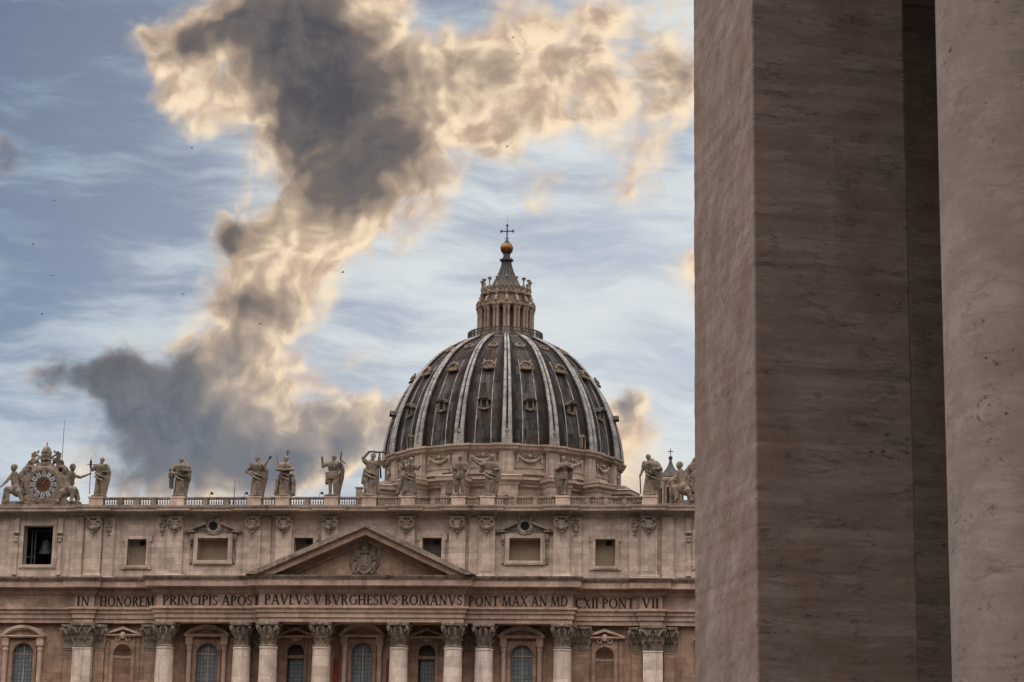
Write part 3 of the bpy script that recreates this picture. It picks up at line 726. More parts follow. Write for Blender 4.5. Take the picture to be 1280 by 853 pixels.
inscription('VII', 40.35, 42.75, 1.73, B_VII)
# --- pediment
pd = MB(); XL, XR, XC, ZB, ZT = -16.4, 17.0, .95, 38.93, 46.45
def rake(mb, h0, h1, out, dz=0):
    for xe in (XL, XR):
        sl_ = (ZT-ZB)/abs(XC-xe); sg = 1 if xe > XC else -1
        pol = [(xe-sg*(h0/sl_), ZB),(XC, ZT-h0),(XC, ZT-h1),(xe-sg*(h1/sl_), ZB)]
        mb.prism(pol if sg < 0 else pol[::-1], -1.25-out, PA+.1)
rake(pd, .75, 1.0, 2.5); rake(pd, 1.0, 1.75, 2.36); rake(pd, 1.75, 2.2, .62); rake(pd, 2.2, 2.7, .3)
PEDO = pd.build('pediment', M_PED, FA)
pc = MB(); rake(pc, 0, .745, 2.9); pc.build('blackened_cyma', M_CAP, PEDO)
MB().prism([(XL+3.2,ZB),(XR-3.2,ZB),(XC,ZT-1.0)], -1.2, 3.0).build('tympanum', M_PED, PEDO)
# coat of arms: tiara, crossed keys, shield with scrolls
ca = MB(); cx, cyy = .52, -1.3
ca.ball((cx,cyy,40.9), 1.0, 16, (1.05,.4,1.35)); ca.ball((cx,cyy-.25,41.1), .62, 14, (1,.45,1.3))
for sgn in (-1,1):
    ca.torus((cx+sgn*1.15,cyy,42.15), .42, .16, 14, 7); ca.torus((cx+sgn*1.35,cyy,40.9), .5, .17, 14, 7); ca.torus((cx+sgn*1.1,cyy,39.85), .42, .15, 14, 7)
    ca.tube([(cx+sgn*1.0,cyy,43.5),(cx-sgn*.9,cyy-.1,42.2),(cx-sgn*1.6,cyy,41.4)], .16, 7)
    ca.ball((cx+sgn*1.15,cyy,43.6), .38, 10, (1,.6,.8)); ca.ball((cx+sgn*1.45,cyy,42.75), .42, 10, (1,.6,.75))
    ca.tube([(cx+sgn*1.0,cyy,42.3),(cx+sgn*1.9,cyy,41.6),(cx+sgn*2.0,cyy,40.6),(cx+sgn*1.5,cyy,39.9),(cx+sgn*1.75,cyy,39.4)], [.2,.24,.22,.2,.12], 7)
    for k in range(4): ca.ball((cx+sgn*(.95-.23*k),cyy-.1,39.85-.16*k), .21, 8)
    ca.ball((cx+sgn*.35,cyy-.3,41.6), .22, 8); ca.ball((cx+sgn*.3,cyy-.32,40.5), .2, 8)
ca.lathe([(.52,42.65),(.62,43.0),(.58,43.5),(.42,44.0),(.22,44.35),(.05,44.42)], (cx,cyy,0), 14); ca.torus((cx,cyy,42.9), .6, .1, 16, 6, 'z'); ca.torus((cx,cyy,43.4), .56, .1, 16, 6, 'z')
ca.ball((cx,cyy,44.5), .14, 8); ca.tube([(cx-.9,cyy-.1,42.5),(cx,cyy-.25,42.35),(cx+.9,cyy-.1,42.5)], .2, 8)
ca.ball((cx,cyy,39.4), .42, 10, (1,.6,.8))
ca.build('coat_of_arms', M_CAP, PEDO, remesh=.07)
# --- attic storey
ATH = [(-37.95+c0,0,0,0) for c0 in ()]
SMALL = [(-35.0,1.45,41.2,45.1,M_PANEL),(34.85,1.45,41.2,45.1,M_PANEL),(-9.75,1.42,41.25,45.3,M_DKPANEL),(9.4,1.42,41.25,45.3,M_DKPANEL)]
LARGE = [(-23.45,2.3,41.95,45.25),(23.1,2.3,41.95,45.25)]
BELLW = [(-50.3,2.25,41.3,47.1),(50.3,2.25,41.3,47.1)]
holes = [(c-w,c+w,a,b_) for (c,w,a,b_,_) in SMALL]+[(c-w,c+w,a,b_) for (c,w,a,b_) in LARGE]+[(c-w,c+w,a,b_) for (c,w,a,b_) in BELLW]
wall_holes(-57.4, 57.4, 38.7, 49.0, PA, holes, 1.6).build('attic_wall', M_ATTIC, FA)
def frame(mb, c, w, a, b_, t, yf, ear=0.0):
    mb.box(c-w-t, c-w, yf, PA+.3, a-t, b_+t); mb.box(c+w, c+w+t, yf, PA+.3, a-t, b_+t)
    mb.box(c-w, c+w, yf, PA+.3, b_, b_+t); mb.box(c-w, c+w, yf, PA+.3, a-t, a)
    t2 = t+.22
    mb.box(c-w-t2, c+w+t2, yf+.08, PA+.02, b_+t, b_+t+.2); mb.box(c-w-t2, c-w-t, yf+.1, PA+.02, a-t, b_+t); mb.box(c+w+t, c+w+t2, yf+.1, PA+.02, a-t, b_+t)
    mb.box(c-w-t2, c+w+t2, yf+.06, PA+.02, a-t-.16, a-t)
    if ear:
        for sgn in (-1,1):
            mb.box(c+sgn*(w+t2)-.22, c+sgn*(w+t2)+.22, yf+.04, PA+.02, b_-.35, b_+t+.24); mb.box(c+sgn*(w+t2)-.22, c+sgn*(w+t2)+.22, yf+.04, PA+.02, a-t-.22, a+.1)
for (c, w, a, b_, pm_) in SMALL:
    fr = MB(); frame(fr, c, w, a, b_, .36, PA-.36, 1); wd = fr.build('attic_window', M_ATTIC, FA)
    MB().box(c-w-.1, c+w+.1, PA+1.2, PA+1.3, a-.1, b_+.1).build('blind', pm_, wd)
    MB().box(c+.05, c+.75, PA+1.0, PA+1.21, b_-.75, b_-.15).build('vent', M_BLACK, wd)
for (c, w, a, b_) in LARGE:
    fr = MB(); frame(fr, c, w, a, b_, .42, PA-.42); 
    wd = fr.build('attic_window', M_ATTIC, FA)
    MB().box(c-w-.1, c+w+.1, PA+1.4, PA+1.5, a-.1, b_+.1).build('blind', M_PANEL, wd)
    for sgn in (-1,1):
        k = MB(); xx = c+sgn*(w+.95)
        k.tube([(xx,PA-.5,45.2),(xx,PA-.35,44.9),(xx,PA-.1,44.6)], [.22,.26,.16], 8); k.box(xx-.26,xx+.26,PA-.42,PA+.02,45.0,45.9); k.ball((xx,PA-.3,44.45), .2, 8)
        k.box(xx-.2,xx+.2,PA-.12,PA+.02,41.7,44.4); k.ball((xx,PA-.12,41.6), .22, 8)
        k.build('console', M_CAP, wd, smooth=True)
    pe = MB(); zb, zt = 46.2, 48.05; hw = 4.3
    pe.box(c-hw+.3,c+hw-.3,PA-.12,PA+.02,45.9,46.35)
    for sgn in (-1,1):
        pol = [(c+sgn*hw,46.35),(c+sgn*1.0,47.75),(c+sgn*1.0,47.32),(c+sgn*(hw-.85),46.35)]
        pe.prism(pol if sgn < 0 else pol[::-1], PA-.75, PA+.03)
        pol = [(c+sgn*(hw-.5),46.36),(c+sgn*.9,47.4),(c+sgn*.9,46.36)]
        pe.prism(pol if sgn < 0 else pol[::-1], PA-.2, PA+.03)
        pe.box(c+sgn*(hw-.75)-.7, c+sgn*(hw-.75)+.7, PA-.7, PA+.03, 46.1, 46.34)
    pp = pe.build('broken_pediment', M_CAP, wd)
    oc = MB(); oc.torus((c,PA-.35,47.0), .95, .24, 26, 8); oc.torus((c,PA-.2,47.0), 1.18, .2, 26, 8); oc.torus((c,PA-.45,47.0), .74, .1, 26, 6)
    for sgn in (-1,1): oc.ball((c+sgn*.95,PA-.4,48.0), .3, 8)
    oc.tube([(c-.9,PA-.4,45.95),(c,PA-.45,45.8),(c+.9,PA-.4,45.95)], .14, 7)
    oc.build('oculus_ring', M_CAP, wd, smooth=True)
    dk = MB(); dk.lathe([(.8,0),(.8,.1)], (0,0,0), 24); dk.xf(Matrix.Translation((c,PA-.16,47.0)) @ Matrix.Rotation(PI/2,4,'X')); dk.build('oculus_pane', M_BLACK, wd)
for (c, w, a, b_) in BELLW:
    fr = MB(); frame(fr, c, w, a, b_, .42, PA-.22); wd = fr.build('belfry_opening', M_ATTIC, FA)
    rm = MB(); rm.add([(c-3.4,PA+1.55,40),(c+3.4,PA+1.55,40),(c+3.4,PA+6.6,40),(c-3.4,PA+6.6,40),(c-3.4,PA+1.55,48.6),(c+3.4,PA+1.55,48.6),(c+3.4,PA+6.6,48.6),(c-3.4,PA+6.6,48.6)], [(0,1,2,3),(7,6,5,4),(1,5,6,2),(2,6,7,3),(3,7,4,0)])
    rm.build('belfry_chamber', M_BLACK, wd)
    bm_ = MB()
    for xx in (c-1.55, c-1.05): bm_.box(xx-.09, xx+.09, PA+1.7, PA+1.9, 40.1, 46.6)
    bm_.box(c-2.2,c-.9,PA+1.68,PA+1.92,42.6,42.75); bm_.box(c-2.3,c+2.3,PA+3.2,PA+3.5,46.6,47.0); bm_.build('bell_frame', M_BELL, wd)
    for sgn in (-1,1):
        st = MB(); xx = c+sgn*3.4
        st.box(xx-.38,xx+.38,PA-.35,PA+.03,45.9,48.3); st.box(xx-.30,xx+.30,PA-.22,PA+.03,39.9,45.2)
        st.mould(xx-.4,xx+.4,PA-.4,PA+.03,[(0,45.9),(.08,46.0),(.08,46.3),(0,46.35)]); st.box(xx-.34,xx+.34,PA-.45,PA+.03,45.25,45.5); st.ball((xx,PA-.3,44.9),.32,8,(1,.7,.9)); st.mould(xx-.3,xx+.3,PA-.25,PA+.03,[(.05,39.75),(.05,39.95)])
        st.build('console_strip', M_ATTIC, wd)
# attic pilasters with carved heads
def head_capital():
    mb = MB()
    mb.mould(-1.1,1.1,-.55,.1,[(0,2.25),(.12,2.35),(.12,2.6)])
    for sgn in (-1,1):
        mb.torus((sgn*.72,-.55,1.75), .33, .17, 12, 7); mb.tube([(sgn*.75,-.5,1.4),(sgn*.55,-.5,.8),(sgn*.1,-.5,.35)], [.2,.17,.12], 7); mb.ball((sgn*.95,-.5,1.2), .22, 8)
    mb.ball((0,-.5,1.55), .55, 12, (1,.6,1.1)); mb.ball((0,-.75,.95), .42, 10, (1.1,.6,.8)); mb.ball((0,-.5,.3), .26, 8); mb.ball((0,-.45,-.1), .14, 8); mb.tube([(0,-.4,.3),(0,-.42,-.5)], .06, 5); mb.ball((0,-.42,-.55), .13, 8)
    mb.tube([(-.5,-.7,1.05),(0,-.9,.7),(.5,-.7,1.05)], .14, 7)
    return mb.mesh('carved_head', M_CAP, remesh=.055)
HEADM = head_capital()
APX = [-41.6,-29.15,-17.4,-12.7,-5.8,5.65,13.2,17.55,28.5,41.2]
for x in APX:
    outer = abs(x) > 25
    yf = PA-.75
    mb = MB(); mb.box(x-1.2, x+1.2, yf, PA+.02, 39.7, 48.4); mb.box(x-.86,x+.86,yf-.05,yf+.03,40.3,45.2)
    mb.mould(x-1.25, x+1.25, yf-.02, PA+.03, [(.35,38.75),(.35,39.45),(.2,39.5),(.22,39.7),(.02,39.85)])
    ap = mb.build('attic_pilaster', M_ATTIC, FA)
    link('carved_head', HEADM, ap, (x, yf+.1, 45.75))
for x in (-39.4,-31.2,30.55,39.1,-15.6,15.7,-44.2,43.9):
    mb = MB(); mb.box(x-.85, x+.85, PA-.3, PA+.02, 39.6, 48.4); mb.mould(x-.85,x+.85,PA-.3,PA+.03,[(.2,38.76),(.2,39.4),(.02,39.6)])
    ap = mb.build('half_pilaster', M_ATTIC, FA)
    if abs(abs(x)-15.6) > 1 and abs(x) < 43:
        hd = MB(); hd.torus((0,-.1,1.5), .36, .2, 12, 7); hd.ball((0,-.1,.7), .4, 10, (1,.6,1)); hd.ball((.1,-.1,2.1), .35, 8, (1.3,.6,.6)); hd.ball((0,-.1,0), .2, 8)
        hd.build('carved_head', M_CAP, ap, smooth=True, loc=(x, PA-.3, 45.75))
# attic base course with dark weathered ledge
MB().mould(-57.3,57.3,PA-.12,PA+.2,[(.1,38.72),(.1,39.3),(0,39.36),(0,39.5)]).build('attic_base', M_CAP, FA)
APROF = [(0,48.25),(.02,48.6),(.16,48.64),(.2,48.95),(.3,49.0),(1.25,49.08),(1.27,49.42),(1.4,49.55),(1.45,49.78),(.35,49.86)]
ac = MB(); ac.mould(-57.4,57.4,PA-.05,PA+2.5,APROF,1.4); ac.build('attic_cornice', M_ATTIC, FA)
RES = [(-42.9,-40.1),(-30.5,-27.9),(-18.8,-16.1),(-13.95,-11.4),(-7.0,-4.5),(4.4,6.9),(12.0,14.4),(16.3,18.8),(27.2,29.8),(40.0,42.5)]
for i, (a, b_) in enumerate(RES):
    MB().mould(a,b_,PA-.72,PA+2.4,[(o,z+.01) for o,z in APROF],1.4).build('cornice_break', M_ATTIC, FA)
# balustrade
PEDX = [-41.6,-29.1,-17.4,-13.15,-5.8,-.1,5.7,13.2,17.5,28.6,41.3]
YB = PA-.2
for x in PEDX:
    mb = MB(); mb.box(x-1.05,x+1.05,YB-.55,YB+.9,49.7,51.25); mb.mould(x-1.02,x+1.02,YB-.55,YB+.9,[(.1,49.75),(.1,50.0),(.02,50.06)]); mb.mould(x-1.05,x+1.05,YB-.55,YB+.9,[(.02,51.15),(.14,51.22),(.14,51.42)])
    mb.build('pedestal', M_ATTIC, FA)
bal = MB(); bal.lathe([(.07,0),(.10,.03),(.07,.08),(.13,.28),(.10,.48),(.055,.66),(.10,.78),(.10,.82)], (0,0,0), 8); BALV, BALF = bal.v, bal.f
def balustrade(x0, x1):
    mb = MB()
    mb.box(x0,x1,YB-.3,YB+.45,49.8,50.22); mb.box(x0,x1,YB-.26,YB+.42,51.05,51.16); mb.box(x0,x1,YB-.34,YB+.5,51.16,51.36)
    L = x1-x0; nb = max(1, round(L/2.75)); 
    for k in range(nb):
        a = x0+L*k/nb; b_ = x0+L*(k+1)/nb
        if k: mb.box(a-.33,a+.33,YB-.27,YB+.42,50.2,51.1); a += .33
        if k < nb-1: b_ -= .33
        n = max(1, int((b_-a)/.36))
        for i in range(n):
            px = a+(i+.5)*(b_-a)/n; mb.add([(q[0]+px,q[1]+YB+.05,q[2]+50.22) for q in BALV], BALF)
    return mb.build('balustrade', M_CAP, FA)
for i in range(len(PEDX)-1): balustrade(PEDX[i]+1.05, PEDX[i+1]-1.05)
for sgn in (-1,1):
    mb = MB(); a, b_ = sorted((sgn*42.6, sgn*57.3)); mb.box(a,b_,YB-.1,YB+1.2,49.75,50.35); mb.build('parapet_course', M_CAP, FA)
# nave body behind the front and the steps below it
nv = MB(); nv.box(-34,34,11,128,0,44); nv.prism([(-20,44),(20,44),(0,49.5)], 11.5, 128); nv.build('nave_roof', M_ATTIC, FA)
MB().box(-46.6,46.6,PA+2.5,PA+8,38.9,48.7).build('attic_roof', M_ATTIC, FA)
stp = MB()
for k in range(6): stp.box(-50+k, 50-k, -14+2*k, PW_+.1, .4*k, .4*(k+1))
stp.build('steps', M_COL, FA)
# things standing on the roof edge
def mast(x, y, z0, z1, r, label):
    mb = MB(); mb.tube([(0,0,0),(0,0,(z1-z0)*.55),(0,0,z1-z0)], [r*1.4, r, r*.45], 6); mb.box(-.12,.12,-.12,.12,0,.25); mb.box(-.25,.25,-.02,.02,(z1-z0)*.52,(z1-z0)*.52+.04)
    return tag(mb.build('antenna_mast', M_IRON, loc=(x,y,z0)), label, 'antenna')
mast(-48.9, 9.0, 48.7, 64.0, .06, 'tall thin antenna mast behind the clock with the papal tiara')
mast(-21.2, 7.0, 48.7, 54.4, .06, 'short thin antenna rod behind the balustrade between two robed statues')
vb = MB(); vb.box(-.45,.45,-.4,.4,0,4.6); vb.mould(-.4,.4,-.35,.4,[(.1,4.6),(.18,4.7),(.18,4.85)])
tag(vb.build('roof_vent', M_DRUM, loc=(-2.55,9.0,48.7)), 'small pale square flue behind the balustrade beside the banner statue', 'flue')
def floodlight(x, label):
    t = thing('floodlight', (x, YB, 51.36), label, 'floodlight', 'floodlights clipped to the balustrade rail')
    mb = MB(); mb.tube([(0,0,0),(0,0,.35),(.05,-.1,.6)], .04, 6); mb.build('bracket', M_IRON, t, loc=(x,YB,51.36))
    mb = MB(); mb.box(-.2,.2,-.15,.15,.5,.85); mb.xf(Matrix.Rotation(.5,4,'Y')); mb.build('lamp_head', M_IRON, t, loc=(x,YB,51.36))
floodlight(-24.3, 'small dark floodlight on the rail right of the statue with the book')
floodlight(-19.0, 'small dark floodlight on the rail just left of the statue with the club')
floodlight(-7.6, 'small dark floodlight on the rail left of the banner statue')

# ================================================================== STATUES
def statue(x, z, H, label, robe=(.17,.13), waist=.115, chest=.15, bare=False, cloak=0, arm_l=None, arm_r=None, head=(0,0), extra=(), tools=(), plinth=.3, fold=9, sway=0.0, group='stone statues along the balustrade', yy=None):
    """standing figure, local units of its height; x to the right, -y to the viewer"""
    y = YB+.2 if yy is None else yy
    t = thing('statue', (x, y, z), label, 'statue', group)
    mb = MB(); ph = random.random()*6
    q = lambda a, b_, c: (a*H, b_*H, c*H)
    mb.lathe([(.20*H,-plinth),(.205*H,-plinth*.15),(.19*H,.0)], (0,0,0), 14, ex=1.0, ey=.8)
    if bare:
        mb.cap(q(-.055,0,.02),.038*H,q(-.06,-.01,.27),.048*H); mb.cap(q(-.06,-.01,.27),.05*H,q(-.045,0,.50),.072*H)
        mb.cap(q(.07,-.03,.02),.038*H,q(.06,-.045,.27),.048*H); mb.cap(q(.06,-.045,.27),.05*H,q(.045,0,.50),.072*H)
        mb.cap(q(-.055,-.05,.015),.03*H,q(-.06,-.1,.012),.025*H); mb.cap(q(.07,-.08,.015),.03*H,q(.08,-.13,.012),.025*H)
        mb.lathe([(.125*H,.38*H),(.135*H,.45*H),(.12*H,.56*H)], (0,0,0), 20, rfun=lambda a, z_: 1+.08*math.sin(7*a+ph), ey=.85)
    else:
        prof = [(robe[0]*H*k, z_*H) for k, z_ in ((1.0,0),(.98,.05),(.90,.15),(.84,.28),(.82,.40),(.74,.50))]+[(waist*H,.56*H)]
        mb.lathe(prof, (sway*H*.3,0,0), 46, rfun=lambda a, z_: 1+(.13*math.sin(fold*a+ph+.5*z_)+.07*math.sin(5.3*a+2*ph-.7*z_)+.04*math.sin(17*a+ph+z_))*min(1,max(.25,1.25-z_/(.6*H))), ey=robe[1]/robe[0])
        mb.cap(q(.06,-.06,.10),.05*H,q(.055,-.075,.30),.06*H); mb.cap(q(.055,-.075,.30),.06*H,q(.03,-.03,.48),.06*H)
        mb.tube([q(-.12,-.09,.50),q(-.02,-.135,.42),q(.12,-.10,.36)], [.03*H,.035*H,.03*H], 7); mb.tube([q(-.12,-.08,.58),q(0,-.13,.50),q(.13,-.08,.47)], [.028*H,.03*H,.03*H], 7)
    mb.lathe([(waist*H,.52*H),(waist*1.02*H,.58*H),(chest*.98*H,.68*H),(chest*1.04*H,.75*H),(chest*.9*H,.80*H),(chest*.45*H,.835*H),(.05*H,.85*H)], (sway*H*.5,0,0), 26, rfun=lambda a, z_: 1+.035*math.sin(8*a+ph), ey=.68)
    hx_, hy_ = head; hc = q(hx_+sway*.7, hy_-.01, .925)
    mb.cap(q(sway*.6,0,.82),.045*H,(hc[0],hc[1],hc[2]-.04*H),.042*H)
    mb.ball(hc, .062*H, 14, (.86,1.0,1.16)); mb.ball((hc[0],hc[1]+.02*H,hc[2]+.015*H), .068*H, 12, (.95,.9,1.0))
    mb.ball((hc[0],hc[1]-.062*H,hc[2]-.008*H), .014*H, 6, (.8,1,1.3)); mb.ball((hc[0],hc[1]-.035*H,hc[2]-.06*H), .036*H, 8, (.9,.9,1.1))
    for side, arm in ((-1,arm_l),(1,arm_r)):
        sh_ = q(side*chest*.92+sway*.5, 0, .775)
        if arm is None: arm = [(side*.20,-.02,.60),(side*.10,-.13,.55)]
        e = q(*arm[0]); hnd = q(*arm[1])
        mb.cap(sh_,.054*H,e,.044*H); mb.cap(e,.042*H,hnd,.028*H); mb.ball(hnd, .033*H, 8, (1,.8,1.2))
        d_ = (Vector(hnd)-Vector(e)).normalized()*.045*H
        for k in (-1,0,1): mb.cap(hnd, .012*H, (hnd[0]+d_[0]+k*.012*H, hnd[1]+d_[1], hnd[2]+d_[2]), .009*H, 6)
        if not bare: mb.cap((sh_[0],sh_[1],sh_[2]),.06*H,((sh_[0]+e[0])/2,(sh_[1]+e[1])/2,(sh_[2]+e[2])/2-.01*H),.062*H)
    if cloak:
        cs = cloak
        mb.tube([q(cs*.14,.04,.77),q(cs*.20,.03,.62),q(cs*.19,.03,.42),q(cs*.15,.04,.22),q(cs*.12,.04,.02)], [.07*H,.085*H,.08*H,.07*H,.065*H], 10)
        for k in range(3): mb.tube([q(cs*(.12+.05*k),-.035+.03*k,.66),q(cs*(.14+.045*k),-.04+.03*k,.40),q(cs*(.10+.035*k),-.03+.03*k,.03)], [.022*H,.026*H,.024*H], 7)
    for ex in extra:
        kind = ex[0]
        if kind == 'cap': mb.cap(q(*ex[1]), ex[2]*H, q(*ex[3]), ex[4]*H)
        elif kind == 'ball': mb.ball(q(*ex[1]), ex[2]*H, 10, ex[3])
        elif kind == 'box': a = [k*H for k in ex[1]]; mb.box(*a)
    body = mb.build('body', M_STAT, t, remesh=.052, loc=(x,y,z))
    for tl in tools:
        nm, pts, r = tl[0], tl[1], tl[2]
        tb = MB()
        for seg in pts:
            if len(seg) == 2: tb.tube([q(*seg[0]), q(*seg[1])], r*H, 7)
            else: a = [k*H for k in seg]; tb.box(*a)
        tb.build(nm, tl[3] if len(tl) > 3 else M_IRON, t, loc=(x,y,z))
    return t
ZS = 51.72
def crosslet(x, y, z, s): return [((x,y,z-s),(x,y,z+s)),((x-s*.62,y,z+.25*s),(x+s*.62,y,z+.25*s))]
statue(-41.35, ZS, 5.75, 'stone statue beside the clock holding a thin cross staff in its raised hand', cloak=1, bare=False, robe=(.135,.11), head=(.03,0),
       arm_l=[(-.20,-.05,.66),(-.235,-.10,.73)], arm_r=[(.21,-.02,.62),(.12,-.12,.60)], extra=[('cap',(.19,.0,.70),.06,(.20,.02,.5),.06)],
       tools=[('staff',[((-.225,-.12,.02),(-.235,-.12,.98)),((-.33,-.12,.80),(-.13,-.12,.80))],.010),('cross_flower',[((-.235,-.12,.76),(-.235,-.12,.9))],.032)])
statue(-28.95, ZS, 5.75, 'bulky robed stone statue with a stack of books and a small cross at its side', robe=(.15,.13), chest=.17, waist=.15, cloak=1, head=(.0,-.01),
       arm_l=[(-.22,-.04,.62),(-.20,-.10,.56)], arm_r=[(.22,-.06,.62),(.10,-.15,.64)], extra=[('cap',(.2,0,.72),.065,(.2,.0,.45),.07),('cap',(.08,.04,.82),.08,(.17,.05,.6),.09)],
       tools=[('book',[(-.29,-.17,-.13,.02,.44,.56),(-.27,-.18,-.12,.0,.30,.43),(-.26,-.18,-.12,.0,.17,.29)],.02,M_DARKST),('cross',crosslet(-.27,-.06,.63,.08),.012)])
statue(-17.25, ZS, 5.9, 'stone statue with one hand on its hip and a club over its shoulder', robe=(.14,.12), chest=.16, cloak=1, head=(-.01,0),
       arm_l=[(-.27,-.01,.60),(-.15,-.10,.52)], arm_r=[(.21,-.03,.63),(.16,-.08,.74)], tools=[('club',[((.12,-.06,.60),(.33,-.04,.96))],.014),('club_head',[((.31,-.04,.925),(.345,-.04,.985))],.03)])
statue(-13.05, ZS, 5.9, 'stone statue with folded arms in front of a stepped block, a cross above its head', robe=(.14,.12), chest=.15, cloak=0, head=(.02,0),
       arm_l=[(-.19,-.06,.64),(.02,-.15,.62)], arm_r=[(.21,-.06,.64),(.0,-.16,.60)],
       extra=[('box',(-.25,.25,.06,.2,0,.42)),('box',(-.19,.22,.06,.18,.40,.54)),('cap',(-.22,.0,.04),.05,(-.15,.0,.45),.04),('cap',(.22,.0,.04),.05,(.2,0,.42),.04)],
       tools=[('cross',crosslet(.04,.05,1.08,.085),.011),('lance',[((-.14,-.06,.6),(-.22,-.06,1.02))],.007)])
statue(-5.75, ZS, 6.1, 'half naked stone statue raising one forearm, a pennant on a staff behind its shoulder', bare=True, chest=.15, waist=.105, cloak=1, head=(.01,0),
       arm_l=[(-.25,-.03,.70),(-.275,-.06,.90)], arm_r=[(.20,.0,.62),(.17,-.09,.52)], extra=[('cap',(-.15,.02,.30),.05,(-.13,0,.52),.05),('ball',(-.17,0,.53),.035,(1,1,1))],
       tools=[('staff',[((.18,-.05,.30),(.20,-.05,1.06))],.007),('pennant',[((.20,-.05,1.02),(.175,-.05,.86)),((.175,-.05,.86),(.30,-.05,.76))],.016)])
statue(-.05, ZS, 6.2, 'tall draped stone statue with a raised arm carrying a dark cross beam beside its head', robe=(.16,.13), chest=.14, waist=.12, cloak=0, head=(.03,0), sway=.02,
       arm_l=[(-.20,-.02,.88),(-.07,-.03,1.02)], arm_r=[(.20,-.02,.70),(.20,-.08,.90)], extra=[('cap',(-.14,-.02,.60),.045,(-.17,-.02,.3),.06),('cap',(-.12,-.05,.35),.06,(-.08,-.06,.12),.07),('cap',(.14,.02,.7),.05,(.16,.03,.05),.06)],
       tools=[('cross',[((.07,-.04,1.02),(.36,-.02,1.03)),((-.07,-.04,1.03),(.09,-.04,1.04)),((.24,.02,.40),(.20,-.02,1.0))],.022)])
statue(5.75, ZS, 5.6, 'draped stone statue in front of the drum holding up a dark rod', robe=(.17,.13), chest=.14, cloak=0, head=(.03,0),
       arm_l=[(-.17,-.08,.68),(-.13,-.16,.80)], arm_r=[(.22,-.04,.68),(.28,-.08,.74)], fold=12, extra=[('cap',(-.17,.02,.5),.05,(-.30,.02,.05),.06),('cap',(.12,-.04,.55),.05,(.18,0,.05),.05)],
       tools=[('rod',[((-.16,-.16,.78),(-.22,-.14,1.0))],.022,M_BELL)])
statue(13.3, ZS, 5.9, 'striding stone statue with bent elbows and a low block at its knee', robe=(.13,.12), chest=.15, bare=True, cloak=0, head=(-.01,0),
       arm_l=[(-.23,-.03,.66),(-.20,-.12,.54)], arm_r=[(.22,-.02,.64),(.20,-.11,.50)], extra=[('box',(-.36,-.2,-.08,.1,0,.30)),('cap',(-.20,-.05,.56),.04,(-.42,-.05,.53),.03),('ball',(-.15,-.02,.66),.07,(1,1,1.2)),('ball',(.15,-.02,.64),.07,(1,1,1.2)),('cap',(-.12,0,.5),.06,(-.1,0,.1),.04)])
statue(17.75, ZS, 6.0, 'bearded stone statue with one arm flung up and out to the side', robe=(.14,.12), chest=.155, cloak=1, head=(.03,-.01),
       arm_l=[(-.24,-.06,.72),(-.40,-.10,.84)], arm_r=[(.21,-.05,.62),(.14,-.13,.60)], extra=[('cap',(-.15,.02,.74),.06,(-.22,.03,.60),.06),('ball',(.03,-.04,.86),.05,(.9,.8,1.3)),('cap',(-.40,-.10,.84),.018,(-.47,-.1,.88),.012),('cap',(-.40,-.10,.84),.018,(-.43,-.1,.92),.012)])
statue(28.75, ZS, 5.7, 'stone statue with both hands at its chest in front of a drum pilaster', bare=True, robe=(.14,.12), chest=.16, cloak=-1, head=(-.02,0),
       arm_l=[(-.20,-.06,.64),(-.05,-.16,.70)], arm_r=[(.22,-.06,.66),(.08,-.16,.72)], extra=[('cap',(.18,0,.74),.06,(.16,.02,.45),.05)])
statue(41.45, ZS, 5.9, 'broad draped stone statue right of the great dome leaning on a short stick', robe=(.17,.13), chest=.165, waist=.14, cloak=1, head=(-.05,-.01), sway=-.03,
       arm_l=[(-.20,-.02,.62),(-.26,-.06,.47)], arm_r=[(.24,-.03,.64),(.08,-.15,.60)], extra=[('cap',(.0,.02,.82),.09,(.2,.03,.62),.09),('cap',(.2,.02,.62),.08,(.1,.03,.2),.08)],
       tools=[('stick',[((-.25,-.08,.0),(-.27,-.08,.48))],.016)])

